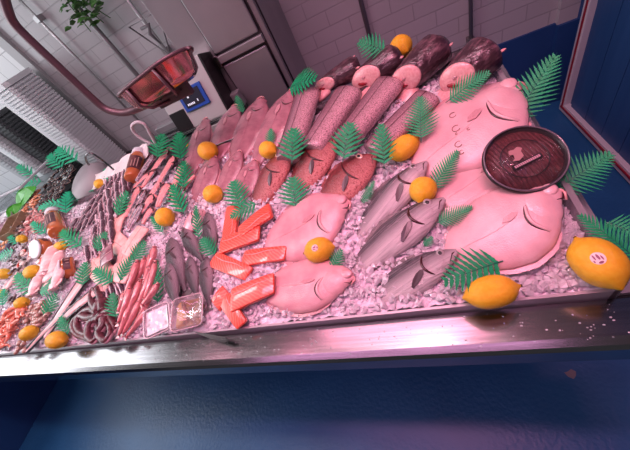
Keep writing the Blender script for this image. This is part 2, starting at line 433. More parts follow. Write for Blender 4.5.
for s in (-1, 1): mesh('support_strap', *tube([(s * .07, -pd - .006, .03), (s * .075, -pd * .95, -.03), (s * .06, -pd * .6, -.052), (s * .02, 0, -.056)], .005, 6), m_arm, pn)
orient(pn, pc, Vector((1, 0, .10)), (0, .27, 1))

# price scale behind the counter
m_lt = mat('light grey enamel', (.55, .56, .54), rough=.3, metal=.3)
ps = empty('price_scale', 'grey counter scale with a small blue-framed screen behind the fish', 'scale')
pa, pb, pcn = atY(163, 113, 1.45), atY(204, 74, 1.45), atY(226, 113, 1.45)
xr = Vector((1, 0, 0)); cen = atY(195, 98, 1.42); ps.location = cen
upv = Vector((0, .28, .96)).normalized()
def local(o): orient(o, cen, xr, Vector((0, -.96, .28)))
# local x right, y up the face, z out of the face
bx('housing', (-.21, .135, -.13, .16, -.12, 0), m_lt, ps, .006)
scr = bx('screen_frame', (-.085, .075, -.048, .06, .0, .012), mat('blue plastic', (.02, .08, .38), rough=.35), ps, .003)
s2 = bx('screen', (-.065, .055, -.032, .046, .010, .014), mat('screen glass', (.03, .035, .05), rough=.15), ps, 0)
m_dig = mat('screen digits', (.6, .65, .7), emis=((.7, .8, .9), .6))
pt = []
for k in range(5): pt.append(box(-.052 + k * .010, -.045 + k * .010, -.022, -.012, .0142, .0148))
pt.append(box(.016, .022, -.018, -.006, .0142, .0148)); pt.append(box(-.032, -.022, .012, .022, .0142, .0148))
mesh('digits', *join(pt), m_dig, ps, False)
bx('printer_slot', (-.205, -.10, -.126, -.02, -.005, .004), m_black, ps, .002)
bx('black_side', (.135, .150, -.13, .16, -.12, .004), m_black, ps)
bx('black_base', (-.23, .15, -.155, -.13, -.14, .01), m_black, ps)
local(ps)
sh = empty('steel_shelf', 'stainless shelf edge under the price scale', 'shelf'); sh.location = atY(205, 122, 1.36)
for k in range(3): bx('shelf_bar', (-.42, .20, -.0 + k * .04, .03 + k * .04, -.03 + k * .010, -.018 + k * .010), m_steel, sh)
bx('shelf_panel', (-.42, .2, .12, .17, -.05, .03), m_steel2, sh)
bx('drawer_front', (-.12, .13, -.012, -.0, -.16, -.03), m_lt, sh)
bx('shelf_side', (.15, .2, .0, .12, -.6, -.01), m_dsteel, sh)
bb = empty('back_bench', 'dark steel work bench along the wall behind the counter', 'bench'); bb.location = (-1.6, 1.72, 0)
bx('bench_top', (-1.9, .55, -.28, .3, .80, .84), m_dsteel, bb); bx('bench_cupboard', (-1.85, .5, -.2, .3, .0, .80), mat('dark cupboard', (.05, .045, .05), rough=.4), bb)

# louvred columns on the left
m_crate = mat('white crate plastic', (.80, .80, .82), rough=.45)
def louvre(label, pxs, yq, wd, dp, ztop, zbot, n, m):
    e = empty('louvred_column', label, 'louvred cabinet')
    c = atY(*pxs, yq); e.location = (c.x, yq, zbot)
    H = ztop - zbot
    V, F = join([box(-wd / 2 + .01, wd / 2 - .01, -dp / 2 + .012, dp / 2, 0, H)]); bevel(mesh('body', V, F, m, e, False), .01)
    parts = []
    for k in range(n):
        z = H * k / n
        P = [(-wd / 2, dp / 2), (-wd / 2, -dp / 2 + .06), (-wd / 2 + .06, -dp / 2), (wd / 2 - .02, -dp / 2), (wd / 2, -dp / 2 + .03), (wd / 2, dp / 2)]
        v, f = plate(P, H / n * .55); parts.append(([(a, b, q + z) for a, b, q in v], f))
    mesh('slats', *join(parts), m, e, False)
    V, F = plate([(-wd / 2, dp / 2), (-wd / 2, -dp / 2 + .06), (-wd / 2 + .06, -dp / 2), (wd / 2 - .02, -dp / 2), (wd / 2, -dp / 2 + .03), (wd / 2, dp / 2)], .03)
    mesh('cap', [(a, b, q + H) for a, b, q in V], F, m, e, False)
louvre('widest white ribbed column standing against the large white tiles', (52, 117), 1.84, .21, .24, 1.60, .85, 36, m_crate)
louvre('black ribbed column between the two white ones', (33, 140), 1.86, .16, .2, 1.50, .85, 26, mat('black louvre', (.05, .05, .055), rough=.4))
louvre('narrow white ribbed column nearest the left edge', (24, 151), 1.82, .12, .22, 1.50, .85, 30, m_crate)
louvre('grey ribbed column at the left edge beyond the narrow white one', (12, 158), 1.84, .14, .2, 1.46, .85, 26, mat('grey crate plastic', (.50, .50, .52), rough=.45))
# glass display at far left
m_glass = mat('clear glass', (.85, .9, .92), rough=.05, trans=.9, alpha=.35)
g = empty('glass_display', 'glass display case with white edges at the far left behind the fish', 'display case'); g0 = S(10, 200, .04); g.location = g0
bx('base', (-.55, .28, -.02, .36, -.09, -.05), mat('grey enamel', (.30, .32, .34), (.12, .14, .15), 9, rough=.4), g)
bx('glass_pane', (-.55, .28, -.03, -.024, -.05, .05), m_glass, g, 0)
bx('top_rail', (-.55, .28, -.036, -.014, .05, .062), m_white, g); bx('bottom_rail', (-.55, .28, -.036, -.014, -.06, -.045), m_white, g)
bx('side_rail', (.27, .29, -.03, .36, .045, .06), m_white, g)

# steel lid / curved sheet at the back of the bed and paper liner
m_grey = mat('frosted grey', (.34, .32, .33), (.26, .24, .25), 5, rough=.55)
a = S(84, 180, .05); e = empty('steel_bowl', 'grey metal bowl lying tipped at the back beside the mussels', 'bowl')
mesh('shell', *lathe([(-.02, .02), (-.015, .10), (.03, .135), (.07, .14), (.07, .132), (.03, .125), (-.005, .09), (-.008, .02)], 28, 'z'), m_grey, e)
mesh('rolled_rim', *tube([(.137 * math.cos(t * .2244), .137 * math.sin(t * .2244), .07) for t in range(28)], .005, 6, True), m_steel, e)
orient(e, a, (1, 0, .1), (.1, .35, -1))
sc_ = empty('hooked_scoop', 'thin metal hook handle standing up at the back of the bed', 'hook')
P = [atY(89, 165, 1.16), atY(86, 160, 1.16), atY(86, 155, 1.15), atY(91, 153, 1.15), atY(98, 157, 1.15), atY(106, 163, 1.15), atY(114, 170, 1.14)]; sc_.location = P[-1]
mesh('handle', *tube([p - P[-1] for p in smoothpath(P)], .005, 8), m_steel, sc_)
pp = empty('paper_liner', 'folded white paper liner along the back rim', 'paper'); q0, q1 = S(92, 189, .02), S(150, 153, .02); pp.location = q0
for k in range(4):
    d = q1 - q0; off = Vector((0, .012 * k - .01, .006 * k)); V = []
    for i in range(13):
        t = i / 12; wv = .006 * math.sin(t * 23 + k * 2)
        V += [d * t + off + Vector((0, -.02 + wv, .0)), d * t + off + Vector((0, .02, .022 + wv))]
    n = len(V); V += [v + Vector((0, .003, -.003)) for v in V]
    F = [[2 * i, 2 * i + 2, 2 * i + 3, 2 * i + 1] for i in range(12)] + [[n + 2 * i + 1, n + 2 * i + 3, n + 2 * i + 2, n + 2 * i] for i in range(12)]
    F += [[2 * i + 1, 2 * i + 3, n + 2 * i + 3, n + 2 * i + 1] for i in range(12)]
    mesh('sheet', V, F, mat('white paper', (.80, .79, .76), rough=.7), pp, False)
lp = empty('loop_handle', 'pale loop handle standing up behind the split fish', 'handle')
P = [atY(156, 144, 1.19), atY(151, 135, 1.19), atY(145, 125, 1.19), atY(138, 122, 1.19), atY(132, 126, 1.19), atY(134, 132, 1.19), atY(142, 139, 1.19), atY(153, 145, 1.19)]; lp.location = P[0]
mesh('loop', *tube([p - P[0] for p in smoothpath(P)], .008, 8), mat('pale handle plastic', (.55, .52, .53), rough=.4), lp)
mesh('ferrule', *tube([(0, 0, .004), (.008, -.01, -.05)], .011, 8), m_steel, lp)
# ================================================================== PROTOTYPES
def fan(name, base, ang0, ang1, n, r0, r1, z, m, parent, thick=.006, curve=0):
    """a fin: closed fan plate between two angles round a base point"""
    P = []
    for i in range(n + 1):
        a = ang0 + (ang1 - ang0) * i / n; P.append((base[0] + r1 * math.cos(a) * (1 - curve * math.sin(math.pi * i / n)), base[1] + r1 * math.sin(a) * (1 - curve * math.sin(math.pi * i / n))))
    Q = [(base[0] + r0 * math.cos(ang1 + (ang0 - ang1) * i / 3), base[1] + r0 * math.sin(ang1 + (ang0 - ang1) * i / 3)) for i in range(4)]
    V, F = plate(P + Q, thick); return mesh(name, [(x, y, q + z) for x, y, q in V], F, m, parent, False)
def strip(name, P, Q, z, m, parent, thick=.006):
    V, F = plate(list(P) + list(Q)[::-1], thick); return mesh(name, [(x, y, q + z) for x, y, q in V], F, m, parent, False)
def make_fish(name, cat, body_m, fin_m, top, bot, thk, eye=(.88, .02, .022), gill=.74, fins=True, jaw=None, n=30, iris=(.5, .42, .3), m_seg=16, spiny=True, pect=True, gillcol=None, detail=True):
    r = empty(name, 'fish', cat); st = []
    zc = max(q for _, q in thk) * .35
    for i in range(n + 1):
        x = i / n; x = .5 - .5 * math.cos(math.pi * x) if 0 < i < n else x
        a, b, t = ip(top, x), ip(bot, x), ip(thk, x)
        st.append((x - .5, (a + b) / 2, zc, max((a - b) / 2, .002), max(t, .002), 1.9, .8))
    mesh('body', *loft(st, m_seg), body_m, r)
    def zs(x, y=0):
        a, b, t = ip(top, x), ip(bot, x), ip(thk, x); q = (y - (a + b) / 2) / max((a - b) / 2, .001)
        return zc + t * math.sqrt(max(0, 1 - min(1, q * q)))
    if detail:
        ex, ey, er = eye; z = zs(ex, ey)
        e = mesh('eye', *ball((ex - .5, ey, z - er * .25), (er, er, er * .55), 12, 8), mat('eye ' + name, iris, rough=.15, coat=.6), r); e['label'] = 'round glassy eye'
        mesh('pupil', *ball((ex - .5, ey, z + er * .1), (er * .5, er * .5, er * .28), 10, 6), m_black, e)
        if gill:
            P = []
            for k in range(9):
                t = -1 + 2 * k / 8; x = gill - .045 * (1 - t * t) - .0; a, b = ip(top, x), ip(bot, x); y = (a + b) / 2 + t * (a - b) / 2 * .72; P.append((x - .512, y, zs(x, y) + .001))
            mesh('gill_slit', *tube(P, [.002, .007, .010, .012, .012, .012, .010, .007, .002], 6), gillcol or m_gill, r)
            V, F = ball((0, 0, 0), (.075, 1, .4), 16, 8); x0 = gill + .045; a, b = ip(top, x0), ip(bot, x0)
            mesh('gill_cover', [(x0 - .5 + x * (1 if x > 0 else .75), (a + b) / 2 - .004 + y * (a - b) * .36, zs(x0 + x * .8, (a + b) / 2 + y * (a - b) * .36) - .012 + z * .045) for x, y, z in V], F, body_m, r)
            P = []
            for k in range(7):
                t = -.7 + 1.4 * k / 6; x = gill + .07 - .03 * (1 - t * t); a, b = ip(top, x), ip(bot, x); y = (a + b) / 2 + t * (a - b) / 2 * .7; P.append((x - .5, y, zs(x, y) - .001))
            mesh('cheek_ridge', *tube(P, [.001, .004, .005, .006, .005, .004, .001], 6), body_m, r)
        xm = .955; P = [(.497, ip(bot, 1) * .4 + ip(top, 1) * .6, zs(.995) * .85), (xm - .5, ip(bot, xm) * .55 + ip(top, xm) * .3, zs(xm, 0) - .002), (xm - .545, ip(bot, xm - .05) * .75, zs(xm - .05, ip(bot, xm - .05) * .6) - .004)]
        mesh('mouth', *tube(P, [.003, .005, .002], 6), m_gill, r)
    if fins:
        a, b = ip(top, .02), ip(bot, .02)
        fan('tail_fin', (-.46, (a + b) / 2), math.radians(128), math.radians(232), 10, .02, .17, zc - .004, fin_m, r, .007, .25)
        xs = [.25 + .045 * k for k in range(11)]
        up_ = [(x - .5, ip(top, x) + (.028 * math.sin(math.pi * (i + .6) / 12) + (.008 if i % 2 == 0 and spiny else 0))) for i, x in enumerate(xs)]
        lo_ = [(x - .5, ip(top, x) - .012) for x in xs]; strip('dorsal_fin', up_, lo_, zc - .003, fin_m, r)
        xs = [.22 + .04 * k for k in range(6)]
        strip('anal_fin', [(x - .5, ip(bot, x) - .035 * math.sin(math.pi * (i + .7) / 6.4)) for i, x in enumerate(xs)], [(x - .5, ip(bot, x) + .012) for x in xs], zc - .003, fin_m, r)
        if pect:
            x0 = gill - .075; y0 = -.02; z = zs(x0, y0); P = [(.012, .004), (-.015, .012), (-.06, .004), (-.11, -.018), (-.15, -.05), (-.145, -.062), (-.10, -.055), (-.05, -.04), (-.01, -.022)]
            V, F = plate(P, .006); V = [(x0 - .5 + x, y0 + y, q + zs(x0 + x, y0 + y) - .001) for x, y, q in V]
            mesh('pectoral_fin', V, F, mat('pectoral ' + name, (.07, .045, .05), rough=.35, coat=.3), r, False)
    return r
m_gill = mat('dark gill', (.05, .008, .012), rough=.3, coat=.4)
FS = dict(rough=.28, coat=.5, bump=.5)
# sea bass
m_bass = mat('sea bass skin', (.3, .3, .3), (.30, .25, .27), 26, grad=(1, -.03, (.62, .53, .54), .055, (.030, .025, .032)), lo=.46, hi=.80, bscale=60, stretch=(.10, 3.5, 1), **FS)
m_bassfin = mat('sea bass fin', (.10, .075, .08), (.2, .14, .15), 40, rough=.35, stretch=(1, 6, 1))
bass_top = [(0, .035), (.1, .05), (.3, .10), (.5, .128), (.65, .125), (.8, .095), (.92, .05), (1, .008)]
bass_bot = [(0, -.035), (.1, -.045), (.3, -.085), (.5, -.118), (.65, -.125), (.8, -.10), (.92, -.06), (1, -.02)]
bass_th = [(0, .012), (.1, .025), (.3, .055), (.5, .075), (.7, .08), (.85, .06), (.95, .035), (1, .01)]
bass = make_fish('sea_bass', 'fish', m_bass, m_bassfin, bass_top, bass_bot, bass_th, (.885, .024, .034), .77, iris=(.38, .32, .32))
# red scorpion / snapper
m_red = mat('red fish skin', (.5, .1, .1), (.24, .025, .025), 60, grad=(1, -.14, (.66, .24, .22), .08, (.13, .02, .022)), lo=.46, hi=.74, bscale=90, **FS)
m_redfin = mat('red fish fin', (.20, .05, .05), (.36, .12, .11), 40, rough=.35, stretch=(1, 6, 1))
rd_top = [(0, .04), (.1, .055), (.3, .13), (.5, .175), (.65, .18), (.8, .15), (.92, .085), (1, .02)]
rd_bot = [(0, -.04), (.1, -.05), (.3, -.11), (.5, -.145), (.65, -.15), (.8, -.13), (.92, -.085), (1, -.03)]
redf = make_fish('red_sea_bream', 'fish', m_red, m_redfin, rd_top, rd_bot, [(a, b * 1.1) for a, b in bass_th], (.87, .055, .038), .70, iris=(.62, .40, .30))
# small dark bream
m_drk = mat('dark bream skin', (.2, .15, .16), (.14, .10, .12), 50, grad=(1, -.13, (.40, .32, .35), .0, (.030, .016, .024)), lo=.55, hi=.8, bscale=80, **FS)  # silver belly lightened further to paint in a sheen
dkf = make_fish('dark_bream', 'fish', m_drk, mat('dark fin', (.07, .045, .05), rough=.35), rd_top, rd_bot, [(a, b * 1.5) for a, b in bass_th], (.88, .045, .028), .72, iris=(.35, .3, .3), n=20, m_seg=14)

# flatfish, pale underside up
def make_flat(name, body_m, top, bot, thk, fringe=.03, gill=.72, gy=-.09, big=True):
    r = empty(name, 'fish', 'fish'); st = []; n = 34
    zc = .02
    for i in range(n + 1):
        x = i / n; x = .5 - .5 * math.cos(math.pi * x) if 0 < i < n else x
        a, b, t = ip(top, x), ip(bot, x), ip(thk, x); st.append((x - .5, (a + b) / 2, zc, max((a - b) / 2, .003), max(t, .003), 2.1, .4))
    mesh('body', *loft(st, 22), body_m, r)
    def zs(x, y=0):
        a, b, t = ip(top, x), ip(bot, x), ip(thk, x); q = (y - (a + b) / 2) / max((a - b) / 2, .001)
        return zc + t * math.sqrt(max(0, 1 - min(1, q * q)))
    xs = [.10 + .70 * k / 24 for k in range(25)]
    for f, s in ((top, 1), (bot, -1)):
        P = [(x - .5, ip(f, x) + s * fringe * (math.sin(math.pi * (i + .8) / 26) ** .5 + .10 * (i % 2))) for i, x in enumerate(xs)]
        Q = [(x - .5, ip(f, x) - s * .02) for x in xs]
        if s < 0: P, Q = P[::-1], Q[::-1]
        strip('fringe_fin', P, Q, zc - .006, m_fringe, r, .007)
    fan('tail_fin', (-.46, 0), math.radians(150), math.radians(210), 8, .02, .16, zc - .004, m_fringe, r, .007)
    # gill opening: dark crescent with the raised cover in front of it
    a, b = ip(top, gill), ip(bot, gill); P = []
    for k in range(11):
        t = k / 10; y = .03 + (b * .72 - .03) * t; x = gill + .03 - .065 * math.sin(math.pi * (t * .9 + .05)); P.append((x - .5, y, zs(x, y) + .0005))
    mesh('gill_opening', *tube(P, [.001] + [.0030 + .004 * math.sin(math.pi * k / 9) for k in range(1, 10)] + [.001], 8), m_gill, r)
    P = []
    for k in range(11):
        t = k / 10; y = .04 + (b * .75 - .04) * t; x = gill + .05 - .065 * math.sin(math.pi * (t * .9 + .05)); P.append((x - .5, y, zs(x, y) - .006))
    mesh('gill_cover_edge', *tube(P, [.004] + [.011 + .005 * math.sin(math.pi * k / 9) for k in range(1, 10)] + [.004], 8), body_m, r)
    V, F = ball((0, 0, 0), (.105, .135, .020) if big else (.08, .07, .022), 20, 10)
    mesh('gill_cover', [(gill + .115 - .5 + x, -.015 + y, zs(gill + .115 + x * .9, -.015 + y * .9) - .012 + z) for x, y, z in V], F, body_m, r)
    V, F = ball((.445, .050, zs(.93, .05) - .006), (.055, .045, .016), 14, 8)
    if big: mesh('snout', V, F, body_m, r)
    x = .975; mesh('lips', *tube([(.47, .035, zs(.96, .02) * .9), (.505, .02, zc + .012), (.508, -.01, zc + .012), (.475, -.055, zs(.96, -.03) * .9)], [.006, .010, .010, .006] if big else [.004, .007, .007, .004], 8), mat('flatfish lips', (.70, .30, .30), rough=.3, coat=.5), r)
    P = [(.43, -.03, zs(.93, -.03) + .001), (.47, -.035, zs(.965, -.03) + .002), (.49, -.015, zc + .02)]
    mesh('mouth', *tube(P, [.002, .006, .004], 6), m_gill, r)
    P = [(x0, y0) for x0, y0 in ((0, .0), (-.03, .018), (-.10, .012), (-.13, -.012), (-.08, -.03), (-.02, -.018))]
    V, F = plate(P, .006); V = [(gill - .035 - .5 + x, .02 + y, q + zs(gill - .035 + x, .02 + y) + .001) for x, y, q in V]
    mesh('pectoral_fin', V, F, m_fringe, r, False)
    P = [(-.48 + .052 * k, .012 * math.sin(k * .5), zs(.02 + .052 * k, 0) - .0015) for k in range(13)]
    mesh('lateral_line', *tube(P, .0035, 6), body_m, r)
    return r
m_fringe = mat('fringe fin', (.48, .22, .24), (.58, .30, .32), 60, rough=.35, coat=.3, stretch=(6, 1, 1))
fl_top = [(0, .03), (.08, .05), (.2, .17), (.4, .265), (.55, .29), (.7, .27), (.82, .22), (.91, .155), (.96, .115), (1, .06)]
fl_bot = [(0, -.03), (.08, -.05), (.2, -.16), (.4, -.26), (.55, -.29), (.7, -.265), (.82, -.19), (.92, -.085), (1, .0)]
fl_th = [(0, .01), (.1, .022), (.3, .055), (.55, .072), (.75, .07), (.9, .05), (1, .02)]
m_turb = mat('pale flatfish skin', (.63, .34, .36), (.74, .46, .47), 7, rough=.30, coat=.5, bump=.12, bscale=90, sss=.1, lo=.35, hi=.7)
m_turb2 = mat('rosy flatfish skin', (.62, .29, .32), (.72, .42, .43), 8, rough=.28, coat=.5, bump=.12, bscale=90, sss=.1, lo=.35, hi=.7)
turbot = make_flat('turbot', m_turb, fl_top, fl_bot, fl_th)
plaice = make_flat('plaice', m_turb2, fl_top, fl_bot, fl_th)
m_sole = mat('lemon sole skin', (.42, .18, .21), (.28, .11, .14), 12, rough=.24, coat=.7, bump=.2, bscale=50, lo=.40, hi=.72)
sl_top = [(0, .03), (.1, .06), (.3, .15), (.5, .185), (.7, .18), (.85, .13), (.94, .07), (1, .02)]
sole = make_flat('megrim', m_sole, sl_top, [(a, -b) for a, b in sl_top], [(0, .01), (.2, .035), (.5, .055), (.8, .052), (.94, .035), (1, .015)], fringe=.015, gill=.80, big=False)

# lemon
m_lemon = mat('lemon peel', (.88, .46, .015), (.92, .53, .03), 12, rough=.36, bump=.35, bscale=170, sss=.06, coat=.15, spec=.45)
m_knob = mat('stem scar', (.10, .06, .01), rough=.6)
def make_lemon():
    r = empty('lemon', 'lemon', 'lemon'); pr = []
    for i in range(25):
        t = i / 24; x = -.5 + t
        a = max(0, 1 - (abs(x) / .43) ** 2.3) ** .5 * .385 if abs(x) < .43 else 0
        nb = .075 * math.exp(-((x - .46) / .06) ** 2) + .055 * math.exp(-((x + .46) / .05) ** 2)
        pr.append((x, max(a, 0) + nb * (1 if abs(x) < .485 else .45) + .002))
    V, F = lathe(pr, 24); V = [(x, y * (1 + .02 * math.sin(3 * math.atan2(z, y) + 4 * x)), z) for x, y, z in V]
    mesh('peel', V, F, m_lemon, r)
    mesh('stem_scar', *lathe([(-.505, .02), (-.512, .03), (-.5, .035), (-.485, .03)], 10), m_knob, r)
    return r
lemon0 = make_lemon()
def lemon(c, tip, lpx, dpx, label, h=.03, sticker=False):
    ctr = S(*c, h); tp = S(*tip, h); xd = (tp - ctr)
    dep = (ctr - Vector((0, 0, CZ))).dot(RM @ Vector((0, 0, -1)))
    L = lpx * dep / 280; D = dpx * dep / 280 / .77
    o = take(lemon0, label, None)
    orient(o, S(*c, D * .36), xd, None, (max(L, D * .9), D, D))
    if sticker:
        cam_d = (Vector((0, 0, CZ)) - o.location).normalized(); x = xd.normalized(); n = (cam_d + Vector((0, .10, .3)) - x * cam_d.dot(x) * .8).normalized()
        # small round fruit sticker following the peel
        st = empty('lemon', label, 'lemon'); bpy.data.objects.remove(st)
        Mx = o.rotation_euler.to_matrix(); nl = Mx.inverted() @ n; a0 = math.atan2(nl.z, nl.y); V = []
        K = 16
        def onp(u_, v_, lift):
            rr = .385 * max(.05, 1 - (abs(u_) / .43) ** 2.3) ** .5 + lift; a = a0 + v_ / .37; return (u_, rr * math.cos(a), rr * math.sin(a))
        def disc(nm, cx, cy, rx, ry, lift, m):
            V = [onp(cx, cy, lift + .004)] + [onp(cx + rx * math.cos(2 * math.pi * k / K), cy + ry * math.sin(2 * math.pi * k / K), lift + .004) for k in range(K)] + [onp(cx + rx * math.cos(2 * math.pi * k / K), cy + ry * math.sin(2 * math.pi * k / K), lift - .01) for k in range(K)]
            F = [[0, 1 + k, 1 + (k + 1) % K] for k in range(K)] + [[1 + k, 1 + K + k, 1 + K + (k + 1) % K, 1 + (k + 1) % K] for k in range(K)]
            q = mesh(nm, V, F, m, o, False); return q
        s_ = disc('sticker', .02, 0, .10, .10, .004, mat('sticker paper', (.80, .62, .60), rough=.4))
        ink = mat('sticker ink', (.22, .05, .10), rough=.4)
        for (cx, cy, rx, ry) in ((-.03, .04, .045, .012), (-.02, -.01, .05, .018), (.01, -.05, .04, .012), (.07, .0, .018, .035), (.03, .07, .02, .01)):
            q = disc('print', .02 + cx, cy, rx, ry, .009, ink); q.parent = s_
    return o

# ferns
def make_fern(name, m, n, style):
    r = empty(name, 'leaf', 'leaf')
    parts = []
    def zc(x): return .10 * math.sin(math.pi * min(1, x * .95 + .03)) * .8
    for s in (-1, 1):
        for i in range(n):
            t = (i + (.25 if s > 0 else 0)) / n; x0 = .06 + .90 * t
            ln = (.48 if style == 'fine' else .55) * (1 - t) ** .75 * (min(1, .55 + t * 2.2)) + .03
            wd = (.98 / n) * (.76 if style == 'fine' else .74); ang = math.radians(68 - 22 * t if style == 'fine' else 58 - 20 * t)
            P = []; K = 5 if style == 'fine' else 4
            for side in (1, -1):
                seq = range(K + 1) if side == 1 else range(K, -1, -1)
                for k in seq:
                    q = k / K; w_ = wd * .5 * (1 - q ** 2 * .92) * side
                    if k < K: P.append((q * ln, w_)); P.append((q * ln + ln / K * .62, w_ * (.78 if side == 1 else .78)) if side == 1 else (q * ln + ln / K * .0 , w_ * .8))
                    elif side == 1: P.append((ln, 0))
            # clean outline, monotone
            top = [(q * ln, wd * .5 * (1 - q ** 2.2) * (1 if j % 2 == 0 else .72)) for j, q in enumerate(np.linspace(0, .96, 2 * K))]
            P = top + [(ln, 0)] + [(a, -b) for a, b in top[::-1]]
            c, q_ = math.cos(ang), math.sin(ang) * s
            V, F = plate(P, .006)
            out = []
            for a, b, z in V:
                X = x0 + a * c - b * math.sin(ang) * s * s; Y = a * q_ + b * c * s
                X = x0 + a * math.cos(ang) - b * math.sin(ang); Y = s * (a * math.sin(ang) + b * math.cos(ang))
                out.append((X, Y, z + zc(x0) - .22 * (a ** 2) + .05 * a))
            if s < 0: F = [f[::-1] for f in F]
            parts.append((out, F))
    mesh('leaflets', *join(parts), m, r, False)
    mesh('stem', *tube([(x, 0, zc(x) + .004) for x in np.linspace(-.06, .99, 12)], [.011 * (1 - x * .7) for x in np.linspace(0, 1, 12)], 6), mat('fern stem', (.01, .12, .07), rough=.35), r)
    return r
m_fern = mat('green plastic', (.004, .25, .085), (.008, .32, .12), 12, rough=.5, spec=.3)
m_fern_lit = mat('lit green plastic', (.012, .36, .17), (.02, .44, .22), 12, rough=.45, spec=.35)  # same green plastic, with the brighter left-hand light painted into its colour
fernF = make_fern('plastic_fern', m_fern, 15, 'fine'); fernB = make_fern('plastic_leaf', m_fern, 8, 'broad')
fernLit = make_fern('plastic_leaf', m_fern_lit, 7, 'broad'); fernN = make_fern('plastic_fern', m_fern, 10, 'fine')
def fern(kind, base, tip, hw, label, h0=.02, h1=.06, roll=0, up=None):
    p = {'F': fernF, 'B': fernB, 'M': fernLit, 'N': fernN}[kind]
    a = S(*base, h0); b = S(*tip, h1); d = b - a
    dep = (a - Vector((0, 0, CZ))).dot(RM @ Vector((0, 0, -1))); wm = hw * 1.2 * dep / 280
    cam_d = (Vector((0, 0, CZ)) - a).normalized()
    o = take(p, label, None)
    return orient(o, a, d, NRM * 1.0 + cam_d * .7 if up is None else up, (d.length, wm / .40, (d.length + wm) * .5), roll)

# generic slab: rounded-rectangle bar between two sight lines
def slabmesh(L, W, T, n=8, taper=(1, 1), e=4, arch=0, m=16, fb=1, prof=None, bend=0):
    st = [(-L / 2, 0, T * .5, W * .44 * taper[0], T * .42, e, fb)]
    for i in range(n + 1):
        t = i / n; k = (taper[0] * (1 - t) + taper[1] * t) * (ip(prof, t) if prof else 1)
        edge = 1 if 0 < i < n else .97
        st.append((-L / 2 + .004 + (L - .008) * t, bend * math.sin(math.pi * t), T * .5 + arch * math.sin(math.pi * t), W / 2 * k * edge, T / 2 * edge * (ip(prof, t) ** .5 if prof else 1), e, fb))
    st.append((L / 2, 0, T * .5, W * .44 * taper[1], T * .42, e, fb))
    return loft(st, m)
def axis(p0, p1, h): return S(*p0, h), S(*p1, h)
def pxm(p, px, h=.02):
    c = S(*p, h); return px * (c - Vector((0, 0, CZ))).dot(RM @ Vector((0, 0, -1))) / 280
# ================================================================== THE FISH
def flat(proto, T, H, A, B, label, **k):
    k.setdefault('h', .02); return place(proto, T, H, A, B, label, L0=1, W0=.585 if proto is not sole else .37, **k)
turb_spots = None
t1 = flat(turbot, (420, 168), (521, 96), (455, 96), (486, 172), 'largest pale flatfish at the back, with small brown rings on its skin', ext=.12, sink=.02, lift=.035, dz=.012)
t2 = flat(turbot, (430, 212), (532, 138), (462, 150), (500, 200), 'pale flatfish mostly covered by the round black tray', ext=.1, sink=.0, dz=-.004)
t3 = flat(turbot, (448, 258), (560, 199), (484, 198), (530, 270), 'large pale flatfish beside the lemon at the right end, its belly in the ice', ext=.1, sink=.02, lift=.03, dz=.012)
p1 = flat(plaice, (263, 246), (350, 203), (295, 200), (322, 252), 'rosy flatfish touching the stickered lemon from above', ext=.12, sink=.012, lift=.01)
p2 = flat(plaice, (258, 288), (354, 279), (308, 261), (312, 318), 'rosy flatfish near the front rim, below the stickered lemon', ext=.12, sink=.012, lift=.01)
# brown ring marks on the largest flatfish
m_mark = mat('brown skin marks', (.30, .13, .11), rough=.4)
for (x, y, r_) in ((-.02, .03, .035), (.05, .12, .03), (-.10, -.06, .03), (.02, -.03, .012), (-.05, .0, .010), (-.13, -.11, .02)):
    zz = .02 + ip(fl_th, x + .5) * math.sqrt(max(0, 1 - (y / ip(fl_top, x + .5)) ** 2))
    mesh('skin_mark', *tube([(x + r_ * .8 * math.cos(a), y + r_ * .6 * math.sin(a), zz + .0008) for a in np.linspace(.4, 5.2, 10)], .0028, 6), m_mark, t1)
def bs(T, H, A, B, label, **k): return place(bass, T, H, A, B, label, W0=.25, **k)
bs((357, 226), (427, 161), (381, 181), (396, 206), 'sea bass nearest the long-nosed lemon, rearmost of the three', ext=.15, sink=.03, lift=.02, h=.03, dz=.004)
bs((350, 265), (445, 198), (388, 213), (405, 244), 'sea bass lying between the two other grey bass', ext=.12, sink=.03, lift=.02, h=.03, dz=.004)
bs((354, 304), (459, 249), (392, 253), (406, 285), 'sea bass in front, nearest the steel rim', ext=.03, sink=.045, lift=.02, h=.03, dz=.004)
def rb(T, H, A, B, label, **k): return place(redf, T, H, A, B, label, W0=.325, **k)
rb((246, 206), (291, 151), (264, 163), (279, 180), 'small red sea bream beside the lemon, leftmost of the red fish', ext=.1, sink=.03, lift=.02, h=.025)
rb((284, 192), (336, 139), (303, 150), (322, 171), 'red sea bream between two green ferns, middle of the red fish', ext=.1, sink=.03, lift=.02, h=.025)
rb((312, 206), (376, 155), (338, 160), (359, 185), 'red sea bream nearest the sea bass, largest of the red fish', ext=.1, sink=.03, lift=.02, h=.025)
def db(H, T, wpx, label, up=0, dz=0):
    H = Vector(H); T = Vector(T); d = (H - T).normalized(); nrm = Vector((-d.y, d.x)); c = (H + T) / 2
    return place(dkf, tuple(T), tuple(H), tuple(c - nrm * wpx / 2), tuple(c + nrm * wpx / 2), label, W0=.325, h=.02 + dz, dz=dz, lift=.006, ext=.05)
db((170, 238), (182, 288), 17, 'dark bream partly under another, upper left of the small dark fish')
db((168, 260), (174, 305), 13, 'dark bream lying over another at the clear tubs, leftmost of the front row', dz=.015)
db((182, 227), (199, 258), 14, 'dark bream slanting beside a green leaf, just below the pale pink fish')
db((188, 256), (194, 295), 12, 'dark bream above the clear tub, middle of the front row')
db((205, 256), (206, 302), 13, 'dark bream at the salmon pieces, rightmost of the front row')
db((206, 212), (213, 252), 13, 'dark bream touching the upright salmon piece, upper right of the small dark fish')
